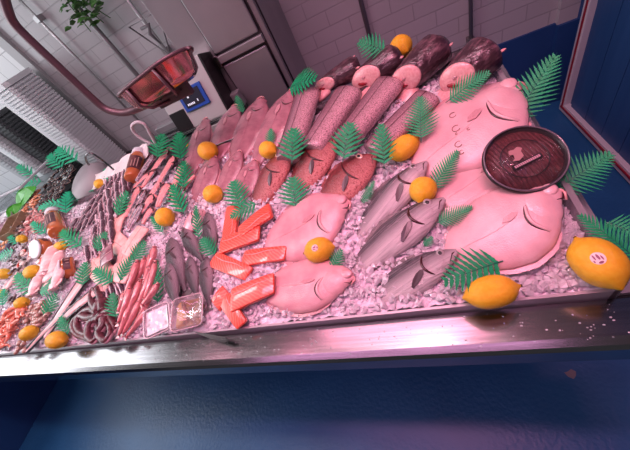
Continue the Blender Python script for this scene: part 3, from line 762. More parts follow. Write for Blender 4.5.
g_ = db((204, 210), (181, 232), 15, 'single pale bream behind the narrow upright leaf')
pm = mat('pale pink skin', (.72, .38, .42), (.8, .5, .54), 9, rough=.25, coat=.6)
for c_ in g_.children:
    if c_.name.startswith('body'): c_.data = c_.data.copy(); c_.data.materials[0] = pm
# megrim
SL = [((186, 174), (209, 121), 'pale megrim at the back edge, furthest left of its row'),
      ((213, 157), (238, 108), 'pale megrim at the back, between the leftmost one and the next'),
      ((234, 160), (264, 101), 'pale megrim at the back with its head against the steel cabinet'),
      ((256, 157), (296, 93), 'broad pale megrim at the back beside the hake trunks'),
      ((192, 201), (216, 157), 'megrim between two round lemons in the second row'),
      ((216, 192), (241, 151), 'thin grey megrim in the second row, right of the lemon'),
      ((232, 203), (256, 160), 'megrim in the second row above the salmon')]
for i, (T, H, lb) in enumerate(SL):
    T = Vector(T); H = Vector(H); d = (H - T).normalized(); n_ = Vector((-d.y, d.x)); c = (H + T) / 2; wp = [18, 21, 26, 27, 19, 17, 21][i]
    flat(sole, tuple(T), tuple(H), tuple(c - n_ * wp / 2), tuple(c + n_ * wp / 2), lb, h=.02, ext=.15, sink=.015, lift=.03 if i < 4 else .018)

# hake trunks: headless, cut flat at the top
m_hake = mat('speckled hake skin', (.50, .28, .31), (.12, .06, .07), 300, grad=(1, -.03, (.64, .38, .41), .028, (.24, .12, .15)), rough=.28, coat=.5, bump=.2, bscale=60, lo=.44, hi=.68)
m_flesh = mat('pink cut flesh', (.72, .33, .33), (.80, .46, .45), 120, rough=.3, coat=.5, sss=.1)
m_line = mat('dark lateral line', (.10, .04, .05), rough=.4)
def hake(top, bot, wtop, label, h=.04, tp=.8):
    a, b = axis(bot, top, h); L = (b - a).length; W = pxm(((top[0] + bot[0]) / 2, (top[1] + bot[1]) / 2), wtop * 1.14, h); T = W * .52
    r = empty('hake_trunk', label, 'fish')
    V, F = slabmesh(1, W * 2 / W, T / W * 2, 12, (tp, 1), 2.3, 0, 20)
    o = mesh('body', [(x * L, y * W / 2, z * W / 2) for x, y, z in V], F, m_hake, r); o.data.update()
    mesh('lateral_line', *tube([(x * L, W * .03, T * .985 - .0005) for x in np.linspace(-.48, .49, 9)], .0022, 6), m_line, r)
    mesh('dorsal_stripe', *tube([(x * L, W * .40 * (.9 + .1 * x), T * .80) for x in np.linspace(-.46, .47, 9)], .0035, 6), m_line, r)
    V, F = loft([(L / 2 - .001, 0, T * .5, W * .43, T * .42, 2.3), (L / 2 + .003, 0, T * .5, W * .40, T * .38, 2.3), (L / 2 + .004, 0, T * .5, W * .2, T * .18, 2.3)], 20)
    mesh('cut_face', V, F, m_flesh, r); mesh('backbone', *ball((L / 2 + .003, 0, T * .6), (.003, W * .07, T * .09), 8, 6), m_fringe, r)
    orient(r, (a + b) / 2 - NRM * T * .5, b - a)
    return r
hake((308, 94), (288, 160), 27, 'speckled hake trunk at the back behind a broad fern, leftmost of the trunks')
hake((349, 92), (312, 150), 29, 'speckled hake trunk second from the left, cut end below the pink disc')
hake((390, 83), (344, 144), 29, 'speckled hake trunk in the middle, cut end between two pink discs')
hake((428, 97), (372, 152), 26, 'speckled hake trunk nearest the large pale flatfish')

# dark fish with round cut faces
m_dark = mat('dark mottled skin', (.045, .018, .026), (.20, .10, .12), 70, rough=.3, coat=.5, bump=.6, bscale=60, lo=.48, hi=.75, stretch=(.5, 1, 1))
m_cav = mat('red cavity', (.30, .015, .03), rough=.3, coat=.5)
def trunk(face, far, wf, wb, label, hf=.05, hb=.06, disc=None):
    a, b = S(*face, hf), S(*far, hb); L = (b - a).length * 1.28; W = pxm(face, wf * 1.08, hf); Wb = pxm(far, wb * 1.18, hb)
    ax = (b - a).normalized(); zl = (Vector((0, -.15, 1)) - ax * ax.dot(Vector((0, -.15, 1)))).normalized(); yl = zl.cross(ax)
    cd = (Vector((0, 0, CZ)) - a).normalized(); nn = (cd * .75 - ax * .6).normalized(); nx = min(nn.dot(ax), -.5); ky, kz = -nn.dot(yl) / nx, -nn.dot(zl) / nx
    r = empty('dark_fish_trunk', label, 'fish')
    st = []
    for i in range(15):
        t = i / 14; w_ = (W * (1 - t) + Wb * t) / 2 * (1 + (.08 * math.sin(math.pi * t))) * (1 if t < .85 else 1 - (t - .85) * 2.6)
        st.append((L * t, 0, 0, w_, w_ * .85, 2.0))
    shr = lambda V: [(x + (kz * z + ky * y) * max(0, 1 - max(x, 0) / (L * .8)), y, z) for x, y, z in V]
    V, F = loft(st, 26); V = shr([(x, y * (1 + .03 * math.sin(9 * math.atan2(z, y) + x * 20)), z) for x, y, z in V])
    mesh('body', V, F, m_dark, r)
    W_ = disc and pxm(face, disc, hf) or W
    V, F = loft([(.004, 0, 0, W_ * .50, W_ * .44), (-.005, 0, 0, W_ * .49, W_ * .43), (-.010, 0, 0, W_ * .42, W_ * .36), (-.011, 0, 0, W_ * .1, W_ * .09)], 26); mesh('cut_face', shr(V), F, m_flesh, r)
    V, F = ball((-.012, 0, -W_ * .14), (.004, W_ * .17, W_ * .07), 12, 8); mesh('body_cavity', shr(V), F, m_cav, r)
    V, F = ball((-.012, 0, W_ * .08), (.003, W_ * .06, W_ * .06), 10, 6); mesh('backbone', shr(V), F, m_fringe, r)
    st = [(-.075, .0, -W * .55, W * .42, .004), (-.05, 0, -W * .5, W * .55, .012, 2.4), (-.02, 0, -W * .42, W * .52, .016, 2.4), (.01, 0, -W * .36, W * .42, .014)]
    mesh('belly_flap', *loft(st, 18), m_flesh, r)
    for s in (-1, 1):
        V, F = plate([(0, 0), (.010, .003), (.018, .0), (.012, -.006), (0, -.006)], .003)
        V = [(x + L * .86, s * (Wb * .42) + y * s, z + Wb * .15) for x, y, z in V]; mesh('fin_tip', V, F if s > 0 else [f[::-1] for f in F], m_flesh, r, False)
    orient(r, a, b - a, (0, -.15, 1)); return r
trunk((325, 85), (352, 69), 15, 22, 'dark fish trunk at the back nearest the steel cabinet', disc=15)
trunk((366, 78), (392, 60), 24, 27, 'dark fish trunk with a round pink cut face, just below the rear lemon', disc=24)
trunk((406, 79), (434, 52), 27, 32, 'dark fish trunk with a round pink cut face, right of the rear lemon', disc=27)
trunk((457, 78), (483, 56), 30, 36, 'dark fish trunk with a round pink cut face, rightmost at the back', disc=30)

# salmon
m_salm = bpy.data.materials.new('salmon flesh'); m_salm.use_nodes = True
nt = m_salm.node_tree; p_ = nt.nodes['Principled BSDF']; tc = nt.nodes.new('ShaderNodeTexCoord'); wv = nt.nodes.new('ShaderNodeTexWave')
wv.inputs['Scale'].default_value = 45; wv.bands_direction = 'DIAGONAL'; wv.inputs['Distortion'].default_value = 4; wv.inputs['Detail'].default_value = 1; cr = nt.nodes.new('ShaderNodeValToRGB')
cr.color_ramp.elements[0].color = (.88, .19, .13, 1); cr.color_ramp.elements[0].position = .0; cr.color_ramp.elements[1].color = (.84, .085, .05, 1); cr.color_ramp.elements[1].position = .6
nt.links.new(tc.outputs['Object'], wv.inputs[0]); nt.links.new(wv.outputs['Fac'], cr.inputs[0]); nt.links.new(cr.outputs[0], p_.inputs['Base Color'])
p_.inputs['Roughness'].default_value = .3; p_.inputs['Coat Weight'].default_value = .5; p_.inputs['Subsurface Weight'].default_value = .1; p_.inputs['Subsurface Scale'].default_value = .01
m_skin = mat('salmon skin', (.42, .36, .37), (.2, .17, .18), 40, rough=.25, coat=.5)
def salmon(a, b, wpx, label, dz=0, th=.016):
    p, q = axis(a, b, .022 + dz); W = pxm(a, wpx, .02); L = (q - p).length
    r = empty('salmon_portion', label, 'salmon')
    V, F = slabmesh(L, W, th, 8, (1.04, .86), 8, .003, 24); V = [(x + z * .3 + y * .18, y, z + (.004 if y > 0 else 0)) for x, y, z in V]
    mesh('flesh', V, F, m_salm, r)
    V, F = slabmesh(L * .98, W * .99, .004, 8, (1.04, .86), 8, .003, 24); mesh('skin', [(x + y * .18, y, z - .002) for x, y, z in V], F, m_skin, r)
    V, F = tube([(x * L, W * .18 + .003 * math.sin(x * 9), th + .0035 + .003 * math.sin(math.pi * (x + .5))) for x in np.linspace(-.45, .45, 8)], [.0004, .0012, .0016, .0018, .0018, .0016, .0012, .0004], 6)
    mesh('fat_line', V, F, m_flesh, r)
    return orient(r, (p + q) / 2 - NRM * .020 + NRM * dz, q - p)
salmon((233, 204), (227, 241), 18, 'upright salmon portion beside the rightmost upper dark bream')
salmon((271, 209), (240, 232), 18, 'salmon portion slanting beneath a small green leaf, topmost on the right', dz=.006)
salmon((219, 246), (258, 233), 17, 'salmon portion lying across the lower ends of the two top pieces', dz=.004)
salmon((241, 258), (284, 252), 16, 'lone level salmon portion pointing at the upper rosy flatfish')
salmon((211, 258), (247, 273), 16, 'salmon portion below the crossing piece, sloping down to the right')
salmon((230, 301), (273, 283), 23, 'widest salmon portion, its end touching the lower rosy flatfish', dz=.006)
salmon((213, 306), (224, 290), 15, 'short salmon portion nearest the clear tub')
salmon((222, 296), (240, 324), 15, 'salmon portion nearest the front steel rim')

# fillets and split fish on the left
m_fil = mat('white fish fillet', (.84, .44, .38), (.88, .56, .50), 50, rough=.4, coat=.12, sss=.1)
m_cat = mat('red split flesh', (.74, .22, .22), (.86, .42, .40), 120, rough=.35, coat=.25, stretch=(.4, 2, 1))
m_silv = mat('silver skin', (.42, .36, .40), (.16, .10, .13), 90, rough=.22, coat=.6, metal=.2)
def fillet(name, a, b, wpx, label, m=None, dz=0, th=.014, taper=(1, .8), cat='fillet', skin=None, arch=.004, e=3, bend=0):
    p, q = axis(a, b, .012 + dz); W = pxm(a, wpx, .02); L = (q - p).length
    r = empty(name, label, cat)
    mesh('flesh', *slabmesh(L, W, th, 12, taper, e, arch, 20, bend=bend), m or m_fil, r)
    if skin:
        V, F = slabmesh(L * 1.01, W * 1.08, th * .5, 12, taper, e, arch, 20, bend=bend); mesh('skin', [(x, y, z - .002) for x, y, z in V], F, skin, r)
    mesh('centre_seam', *tube([(x * L, bend * math.cos(math.pi * x) + .0, th + arch * math.cos(math.pi * x) - .0008) for x in np.linspace(-.45, .45, 9)], .0018, 6), m_flesh if m else m_line2, r)
    return orient(r, (p + q) / 2 - NRM * .006 + NRM * dz, q - p)
m_line2 = mat('seam pink', (.62, .26, .24), rough=.35)
fillet('fish_fillet', (121, 214), (114, 236), 20, 'smooth salmon-pink fillet piece below the rows of small fish')
fillet('fish_fillet', (112, 239), (124, 248), 22, 'smooth fillet piece just above the dark skin patch')
fillet('fish_fillet', (145, 228), (127, 256), 22, 'long smooth fillet left of the middle round lemon', dz=.006)
fillet('fish_fillet', (131, 240), (122, 266), 22, 'smooth fillet lying between two others, right of the dark skin patch')
fillet('fish_fillet', (95, 262), (113, 283), 25, 'smooth fillet under the ferns, lowest of the pale pieces', dz=.002)
fillet('fish_fillet', (113, 272), (131, 276), 21, 'smooth fillet whose end meets the slender pink fish', dz=.004)
fillet('fish_fillet', (101, 250), (95, 266), 16, 'small smooth fillet left of the dark skin patch')
fillet('dark_skin_sheet', (104, 262), (116, 252), 23, 'dark purple skin patch draped over the smooth fillets', mat('dark skin sheet', (.22, .08, .11), (.42, .20, .24), 20, rough=.25, coat=.6, bump=.4), dz=.018, th=.007, cat='skin', taper=(.9, 1))
SP = [((170, 148), (143, 187), 13, 'red split fish at the back left of the rear fern, longest'), ((176, 157), (157, 189), 13, 'red split fish with a dark tail beside two ferns'),
      ((156, 156), (138, 182), 12, 'dark-backed split fish right of the orange jar'), ((161, 182), (146, 205), 13, 'split fish with dark fins above the silver one'),
      ((156, 195), (136, 222), 13, 'split fish with dark fins, middle of the column'), ((170, 185), (159, 208), 16, 'pink split fish just above the middle round lemon'),
      ((140, 187), (126, 217), 12, 'red split fish beside the long silver one'), ((148, 190), (128, 228), 10, 'long silver-skinned split fish'),
      ((145, 205), (130, 233), 12, 'blue-grey split fish pointing at the smooth fillets'), ((153, 208), (143, 224), 13, 'short split fish left of the middle round lemon'),
      ((185, 165), (170, 200), 13, 'pink split fish right of the split pair, under a fern'), ((176, 195), (183, 212), 13, 'pink split fish right above the lemon by the pale bream'),
      ((152, 172), (134, 188), 10, 'dark red split fish below the orange jar'), ((183, 190), (196, 176), 12, 'pink split fish between fern and megrim')]
for i, (a, b, wp, lb) in enumerate(SP):
    mm = m_silv if i in (7, 8) else (m_silv if i == 2 else m_cat)
    r = fillet('split_fish', a, b, wp, lb, mm, dz=.004 * (i % 3), th=.014, taper=(.9, .35), cat='fish', skin=m_silv, e=2.3)
    L = (S(*b, .02) - S(*a, .02)).length; W = pxm(a, wp, .02)
    for s in (-1, 1):
        mesh('gill_flap', *tube([(-L * .46, s * W * .15, .018), (-L * .40, s * W * .45, .017), (-L * .30, s * W * .50, .014)], [.003, .0045, .002], 6), m_gill, r)
    mesh('back_fin', *tube([(-L * .2, W * .4, .012), (0, W * .44, .012), (L * .3, W * .28, .010)], [.002, .004, .001], 6), m_silv, r)

# slender pink fish
def slender(a, b, wpx, label, group=None, m=None, dz=0, name='slender_pink_fish', bend=0):
    p, q = axis(a, b, .014 + dz); L = (q - p).length; W = pxm(a, wpx, .02)
    key = 'P' + name
    if key not in PROT:
        r = empty(name, label, 'fish'); pr = [(0, .25), (.06, .55), (.2, 1), (.45, .95), (.75, .6), (.93, .35), (1, .12)]
        mesh('body', *slabmesh(1, .14, .12, 14, (1, 1), 2.1, 0, 12, prof=pr, bend=.03), m, r)
        fan('tail_fin', (.47, 0), math.radians(-28), math.radians(28), 5, .01, .12, .055, m, r, .012)
        mesh('dark_eye', *ball((-.43, .03, .10), (.018, .018, .014), 8, 6), m_black, r)
        mesh('belly_line', *tube([(-.4, -.02, .105), (-.2, -.02, .125), (.1, -.02 + .03, .115)], .006, 5), m_fringe, r)
        PROT[key] = r
    o = take(PROT[key], label, group)
    return orient(o, (p + q) / 2 - NRM * .012 + NRM * dz, q - p, None, (L, W / .14, W / .14))
PROT = {}
m_gur = mat('pink small fish skin', (.78, .30, .29), (.48, .13, .15), 7, rough=.24, coat=.6, lo=.45, hi=.7, stretch=(.5, 3, 1))
GU = [((152, 251), (141, 292)), ((146, 258), (133, 290)), ((158, 262), (147, 300)), ((141, 262), (128, 298)), ((136, 268), (124, 300)), ((152, 272), (136, 312)),
      ((143, 280), (128, 318)), ((134, 288), (122, 324)), ((151, 292), (134, 326)), ((141, 300), (124, 334)), ((131, 305), (121, 336)), ((162, 284), (146, 306)), ((147, 308), (126, 337)), ((126, 292), (119, 312)), ((157, 248), (151, 268))]
for i, (a, b) in enumerate(GU): slender(a, b, 7, 'slender pink fish in the pile left of the white tub', 'slender pink fish in a pile', m_gur, dz=.005 * (i % 4))

# rows of small silver fish
m_sard = mat('small silver fish skin', (.56, .40, .48), (.40, .28, .34), 30, grad=(1, .01, (.80, .58, .64), .04, (.07, .035, .05)), rough=.3, coat=.3, lo=.55, hi=.7)
k = 0
def sard(c, d, l, wpx=6.0, dz=0, lb='small silver and dark fish in the rows behind the fillets'):
    c = Vector(c); d = Vector(d).normalized() * l / 2
    slender(tuple(c - d), tuple(c + d), wpx, lb, 'small fish set out in rows', m_sard, dz=dz, name='small_silver_fish')
for r_ in range(5):
    for i in range(9):
        x, y = 99 - r_ * 8.0 + i * 3.6, 193 + r_ * 10.5 - i * 2.0
        sard((x + random.uniform(-.8, .8), y + random.uniform(-.8, .8)), (-.58 + random.uniform(-.12, .12), .82), 14, 4.6, dz=.005 * ((i + r_) % 2))
for r_ in range(6):
    for i in range(7):
        x, y = 106 + i * 4.0 - r_ * 3.4, 203 + r_ * 10.5 - i * 3.2
        if x > 114 and y > 208: continue
        sard((x + random.uniform(-.6, .6), y + random.uniform(-.6, .6)), (-.02 + random.uniform(-.22, .22), 1), 16, 6.0, dz=.005 * ((i + r_) % 2) + .003, lb='small mauve fish in the upright rows beside the fern')
for i in range(5): sard((108 + i * 4.0, 184 - i * 1.5), (-.2, 1), 15, 6.2, lb='small silver fish in the short row by the orange jar')
for i in range(6): sard((98 + i * 4.4, 292 + (i % 2) * 4 - i * 1.5), (-.22 + .12 * i, 1), 20, 6, lb='dark pink small fish fanned above the octopus')
# octopus
m_oct = mat('octopus skin', (.07, .012, .02), (.16, .04, .055), 60, rough=.3, coat=.3, bump=.3, bscale=140)
m_octu = mat('octopus underside', (.62, .36, .40), rough=.3, coat=.5)
oc = empty('octopus', 'dark red octopus with curled arms near the front rim', 'octopus'); o0 = S(97, 308, .0); oc.location = o0
mesh('mantle', *[(lambda v: ([Vector(q) + (S(101, 305, .02) - o0) for q in v[0]], v[1]))(ball((0, 0, 0), (.028, .034, .024), 18, 12))][0], m_oct, oc)
mesh('head', *[(lambda v: ([Vector(q) + (S(102, 316, .022) - o0) for q in v[0]], v[1]))(ball((0, 0, 0), (.022, .02, .02), 14, 10))][0], m_oct, oc)
arms = [[(100, 314), (92, 309), (83, 313), (77, 322), (79, 331), (86, 334), (91, 330), (90, 323), (86, 321)],
        [(101, 318), (94, 320), (89, 327), (88, 336), (93, 341), (98, 336), (98, 328), (97, 325)],
        [(104, 318), (103, 326), (99, 332), (101, 338), (106, 340), (110, 333), (109, 326), (106, 322)],
        [(105, 315), (111, 318), (114, 325), (113, 332), (109, 336)], [(99, 311), (93, 304), (91, 296), (93, 289), (97, 294)], [(103, 311), (101, 300), (98, 292), (97, 287)],
        [(98, 316), (88, 318), (80, 316), (73, 324), (76, 334), (84, 338), (90, 341)], [(105, 312), (112, 310), (117, 303), (116, 296)]]
for k_, ar in enumerate(arms):
    P = smoothpath([S(u, v, .016 + .006 * (k_ % 3)) - o0 for u, v in ar], 5); nn = len(P)
    mesh('arm', *tube(P, [.017 * (1 - .65 * i / nn) for i in range(nn)], 9), m_oct, oc)
    mesh('sucker_row', *tube([p + Vector((.003, -.004, -.003)) for i, p in enumerate(P[4:])], [.012 * (1 - .65 * i / nn) for i in range(nn - 4)], 7), m_octu, oc)
# split eels
m_eel = mat('eel flesh', (.66, .26, .27), (.78, .44, .42), 14, rough=.3, coat=.5, stretch=(.3, 2, 1))
for a, b, wp, lb in (((93, 268), (46, 338), 17, 'long split eel running from the white-lidded jar down to the lemon'), ((105, 286), (60, 322), 14, 'long split eel beside the curled octopus arms'),
                     ((72, 306), (28, 352), 9, 'dark narrow eel tail reaching the front rim'), ((85, 300), (66, 320), 12, 'short split eel next to the octopus')):
    r = fillet('split_eel', a, b, wp, lb, m_eel, dz=.004, th=.012, taper=(1, .35), cat='eel', skin=m_silv, e=2.4)
    L = (S(*b, .02) - S(*a, .02)).length; W = pxm(a, wp)
    for s in (-1, 1): mesh('dark_edge', *tube([(x * L, s * W * .5 * (1 - .33 * (x + .5)), .011) for x in np.linspace(-.48, .48, 8)], .0034, 6), m_drk, r)
# skinned squid pile
m_sq = mat('skinned squid', (.85, .42, .42), (.90, .60, .58), 5, rough=.4, coat=.2, sss=.1)
def squid(a, b, wpx, label, dz=0):
    p, q = axis(a, b, .02 + dz); L = (q - p).length; W = pxm(a, wpx)
    if 'sq' not in PROT:
        r = empty('squid', label, 'squid'); pr = [(0, .55), (.1, .9), (.4, 1), (.75, .7), (.95, .25), (1, .08)]
        mesh('mantle', *slabmesh(1, .34, .20, 12, (1, 1), 2.1, 0, 16, prof=pr), m_sq, r)
        for s in (-1, 1):
            V, F = plate([(.12, 0), (.25, s * .20), (.36, s * .19), (.48, 0)], .02); mesh('fin', [(x, y, z + .09) for x, y, z in V], F if s > 0 else [f[::-1] for f in F], m_sq, r, False)
        PROT['sq'] = r
    o = take(PROT['sq'], label, None)
    orient(o, (p + q) / 2 - NRM * .015 + NRM * dz, q - p, None, (L, W / .34, W / .34 * .8))
for i, (a, b, wp, lb) in enumerate([((56, 249), (46, 274), 20, 'plump pink squid just below the lemon with ferns, topmost of the squid'), ((62, 254), (52, 285), 16, 'pink squid in the middle of the pile'),
        ((67, 262), (57, 290), 15, 'pink squid beside the white-lidded jar'), ((50, 262), (40, 284), 16, 'pink squid right of the single lemon'), ((41, 278), (34, 296), 16, 'pink squid at the lower end of the pile'), ((48, 280), (62, 272), 12, 'small pink squid lying across the pile')]): squid(a, b, wp, lb, .006 * (i % 3))
for i, (a, b, wp, lb) in enumerate([((14, 277), (2, 293), 8, 'pale squid beside the leftmost ferns'), ((18, 271), (10, 283), 7, 'small pale squid above a green leaf'), ((5, 283), (0, 297), 6, 'pale squid cut by the left edge of the photo')]): squid(a, b, wp, lb)

# jars of orange soup
m_soup = mat('orange soup', (.50, .12, .035), (.58, .18, .06), 10, rough=.12, coat=.8)
m_lab = mat('dark maroon label', (.07, .02, .03), (.16, .06, .06), 30, rough=.4)
m_lid = mat('white lid', (.78, .78, .80), rough=.35)
def jar(a, b, wpx, label, dz=.02, up=None, wd=None):
    p, q = axis(a, b, .03 + dz); R_ = pxm(a, wpx) / 2
    if wd: p = S(*a, .01); q = p + Vector(wd)
    L = (q - p).length
    r = empty('soup_jar', label, 'jar')
    mesh('glass', *lathe([(0, R_ * .85), (.004, R_ * .97), (L * .1, R_), (L * .72, R_), (L * .80, R_ * .82), (L * .86, R_ * .8)], 22), m_soup, r)
    mesh('lid', *lathe([(L * .85, R_ * .86), (L * .86, R_ * .90), (L * .97, R_ * .90), (L, R_ * .84), (L, R_ * .3)], 22), m_lid, r)
    V, F = [], []
    for i in range(9):
        t = -.9 + 1.8 * i / 8
        for x in (L * .22, L * .66): V.append((x, R_ * 1.012 * math.sin(t), R_ * 1.012 * math.cos(t)))
        for x in (L * .22, L * .66): V.append((x, R_ * .99 * math.sin(t), R_ * .99 * math.cos(t)))
    F = [[4 * i, 4 * i + 1, 4 * i + 5, 4 * i + 4] for i in range(8)] + [[4 * i + 2, 4 * i + 6, 4 * i + 7, 4 * i + 3] for i in range(8)]
    lb_ = mesh('label', V, F, m_lab, r, False)
    for k_ in range(3):
        y = R_ * (-.4 + .35 * k_); zz = math.sqrt(R_ * R_ - y * y) * 1.02
        mesh('label_line', *box(L * .28, L * (.60 - .06 * k_), y - .002, y + .002, zz, zz + .0008), mat('label print', (.5, .32, .28), rough=.5), lb_, False)
    orient(r, p - NRM * .01, q - p, up); return r
jar((130, 178), (138, 150), 14, 'orange soup jar with a white top at the back rim, left of the split fish', up=(.6, -.2, .6))
jar((56, 232), (51, 211), 15, 'orange soup jar with a dark label among the prawns')
jar((46, 248), (0, 0), 21, 'soup jar lying with its white lid up beside the scallops', wd=(.0, -.035, .05))
jar((74, 266), (0, 0), 22, 'soup jar showing its white lid beside the squid', wd=(-.035, -.03, .035))

# tubs
m_tub = mat('clear tub', (.92, .80, .82), rough=.06, trans=.85, alpha=.45, coat=.5)
def tub(c, ax, wpx, hpx, label, fill, lidm, ht=.035):
    ctr = S(*c, .03); a = S(*ax, .03) - ctr; W, H = pxm(c, wpx), pxm(c, hpx)
    r = empty('takeaway_tub', label, 'tub')
    a_, b_ = W / 2, H / 2
    mesh('tub_body', *dish([(a_ * .88, b_ * .88, .01, 0), (a_ * .97, b_ * .97, .014, ht * .9), (a_ * 1.03, b_ * 1.03, .016, ht), (a_ * .93, b_ * .93, .012, ht - .003), (a_ * .84, b_ * .84, .01, .003)], 5), m_tub, r)
    parts = fill(a_, b_, ht)
    if lidm: mesh('lid', *dish([(a_ * 1.04, b_ * 1.04, .016, ht + .0005), (a_ * 1.04, b_ * 1.04, .016, ht + .004), (a_ * .9, b_ * .9, .012, ht + .004), (a_ * .88, b_ * .88, .012, ht + .002)], 5), m_tub, r)
    for nm, V, F, m in parts: mesh(nm, V, F, m, r)
    mesh('rim', *tube([(x, y, ht + .001) for x, y in rrect(a_ * 1.03, b_ * 1.03, .016, 5)], .002, 6, True), mat('tub rim', (.80, .68, .70), rough=.1, coat=.5), r)
    cd = (Vector((0, 0, CZ)) - ctr).normalized(); up = (NRM + cd * .7).normalized(); orient(r, S(*c, ht + .012) - up * ht, a, up); return r
def f1(a, b, h):
    V, F = [], []
    n = 14
    for i in range(n + 1):
        for j in range(n + 1):
            x, y = (i / n - .5) * 2 * a * .84, (j / n - .5) * 2 * b * .84; V.append((x, y, h * .92 + .004 * noise.noise(Vector((x * 90, y * 90, 1)))))
    F = [[i * (n + 1) + j, (i + 1) * (n + 1) + j, (i + 1) * (n + 1) + j + 1, i * (n + 1) + j + 1] for i in range(n) for j in range(n)]
    k = len(V); V += [(-a * .84, -b * .84, .004), (a * .84, -b * .84, .004), (a * .84, b * .84, .004), (-a * .84, b * .84, .004)]; F.append([k + 3, k + 2, k + 1, k])
    N = n + 1; e = [[i * N for i in range(N)], [(n) * N + j for j in range(N)], [i * N + n for i in range(N)][::-1], list(range(N))[::-1]]
    F += [[k] + [q for q in e[0]][::1] + [k + 1], [k + 1] + e[1] + [k + 2], [k + 2] + e[2] + [k + 3], [k + 3] + e[3] + [k]]
    return [('white_filling', V, F, mat('white sauce', (.86, .86, .86), (.45, .52, .50), 60, rough=.2, coat=.5, lo=.55, hi=.68))]
def f2(a, b, h):
    parts = []
    for k in range(26): parts.append(ball((random.uniform(-.65, .65) * a, random.uniform(-.9, .5) * b, .008 + random.random() * h * .35), (.009, .007, .005), 7, 5))
    V, F = join(parts); V2, F2 = dish([(a * .82, b * .82, .01, .003), (a * .84, b * .84, .012, .010), (a * .2, b * .2, .003, .0102)], 5)
    return [('seafood_pieces', V, F, mat('brown seafood', (.26, .10, .05), (.46, .26, .16), 40, rough=.25, coat=.5)), ('orange_oil', V2, F2, mat('orange oil', (.55, .26, .05), rough=.1, coat=.5))]
tub((157, 321), (156, 304), 30, 25, 'square tub of white sauce at the front rim', f1, False, .02)
tub((187, 313), (188, 295), 32, 30, 'clear square tub of brown seafood in orange oil beside the white tub', f2, True, .024)

# shellfish
def scatter(protof, pts, label, group, spread=6.28, s0=1, s1=1.15, h=.012):
    for i, (u, v) in enumerate(pts):
        o = take(protof, label, group); a = random.uniform(0, spread); z = h + .008 * (i % 3)
        orient(o, S(u, v, z) - NRM * .004, (math.cos(a), math.sin(a), random.uniform(-.25, .25)), (random.uniform(-.4, .4), random.uniform(-.4, .4), 1), [random.uniform(s0, s1)] * 3)
def poly_pts(P, n, seed, mind=2.2):
    rr = random.Random(seed); out = []; xs = [p[0] for p in P]; ys = [p[1] for p in P]; t = 0
    while len(out) < n and t < 6000:
        t += 1; x, y = rr.uniform(min(xs), max(xs)), rr.uniform(min(ys), max(ys)); ins = False
        for i in range(len(P)):
            (x1, y1), (x2, y2) = P[i], P[i - 1]
            if (y1 > y) != (y2 > y) and x < (x2 - x1) * (y - y1) / (y2 - y1) + x1: ins = not ins
        if ins and all((x - a) ** 2 + (y - b) ** 2 > mind * mind for a, b in out): out.append((x, y))
    return out
m_mus = mat('mussel shell', (.02, .017, .02), (.10, .08, .08), 40, rough=.2, coat=.6); m_nac = mat('mussel edge', (.42, .30, .24), rough=.3)
mu = empty('mussel', 'mussel', 'mussel')
for s, nm in ((1, 'upper_shell'), (-1, 'lower_shell')):
    V, F = ball((0, 0, 0), (.026, .0135, .0085), 12, 8); V = [(x, y * (1 - .55 * (x / .026)), (z if z * s > 0 else z * .12) + s * .0006) for x, y, z in V]; mesh(nm, V, F, m_mus, mu)
mesh('shell_edge', *tube([(.026 * math.cos(a), .0137 * math.sin(a) * (1 - .55 * math.cos(a)), 0) for a in np.linspace(0, 6.0, 16)], .0012, 5), m_nac, mu)
scatter(mu, poly_pts([(42, 190), (50, 175), (66, 161), (74, 163), (72, 175), (62, 190), (50, 206), (40, 204)], 62, 3, 2.1), 'black mussel in the heap in front of the lit-painted leaves', 'mussels in a heap', s0=.9, s1=1.2, h=.02)
m_clm = mat('clam shell', (.36, .17, .13), (.56, .34, .28), 120, rough=.3, coat=.5, stretch=(1, .1, 1))
cl = empty('clam', 'clam', 'clam')
for s, nm in ((1, 'upper_shell'), (-1, 'lower_shell')):
    V, F = ball((0, 0, 0), (.013, .011, .0075), 12, 8); V = [(x, y * (1 - .15 * (x / .013)), (z if z * s > 0 else z * .15) + s * .0004) for x, y, z in V]; mesh(nm, V, F, m_clm, cl)
scatter(cl, poly_pts([(24, 322), (30, 306), (44, 300), (46, 316), (38, 326), (30, 330)], 44, 4, 2.3) + [(18, 343), (20, 347), (17, 349), (22, 344), (24, 350), (15, 352)], 'brown clam in the heap above the front lemons', 'brown clams in a heap', s0=1, s1=1.25)
# prawns
def make_prawn(name, m, m2):
    r = empty(name, 'prawn', 'prawn'); P = [(.028, 0, .004), (.016, .0, .008), (.004, .004, .009), (-.008, .010, .008), (-.016, .018, .006), (-.019, .027, .004)]
    mesh('body', *tube(smoothpath([Vector(p) for p in P], 3), [.003 + .0055 * math.sin(math.pi * min(1, .15 + i / 18)) for i in range(16)], 8), m, r)
    V, F = plate([(-.019, .026), (-.027, .036), (-.020, .038), (-.013, .035)], .0016); mesh('tail_fan', [(x, y, z + .003) for x, y, z in V], F, m2, r, False)
    for s in (-1, 1): mesh('antenna', *tube([(.028, s * .002, .006), (.042, s * .008, .010), (.056, s * .018, .004)], .0008, 4), m2, r)
    for k in range(4): mesh('leg', *tube([(.012 - .007 * k, -.003, .005), (.010 - .007 * k, -.012, .002)], .0009, 4), m2, r)
    return r
m_or = mat('orange prawn', (.86, .24, .10), (.90, .42, .26), 60, rough=.25, coat=.5); m_pk = mat('pink prawn', (.72, .20, .20), (.84, .46, .42), 60, rough=.25, coat=.5); m_rd = mat('red prawn', (.80, .13, .07), (.88, .36, .26), 60, rough=.25, coat=.5)
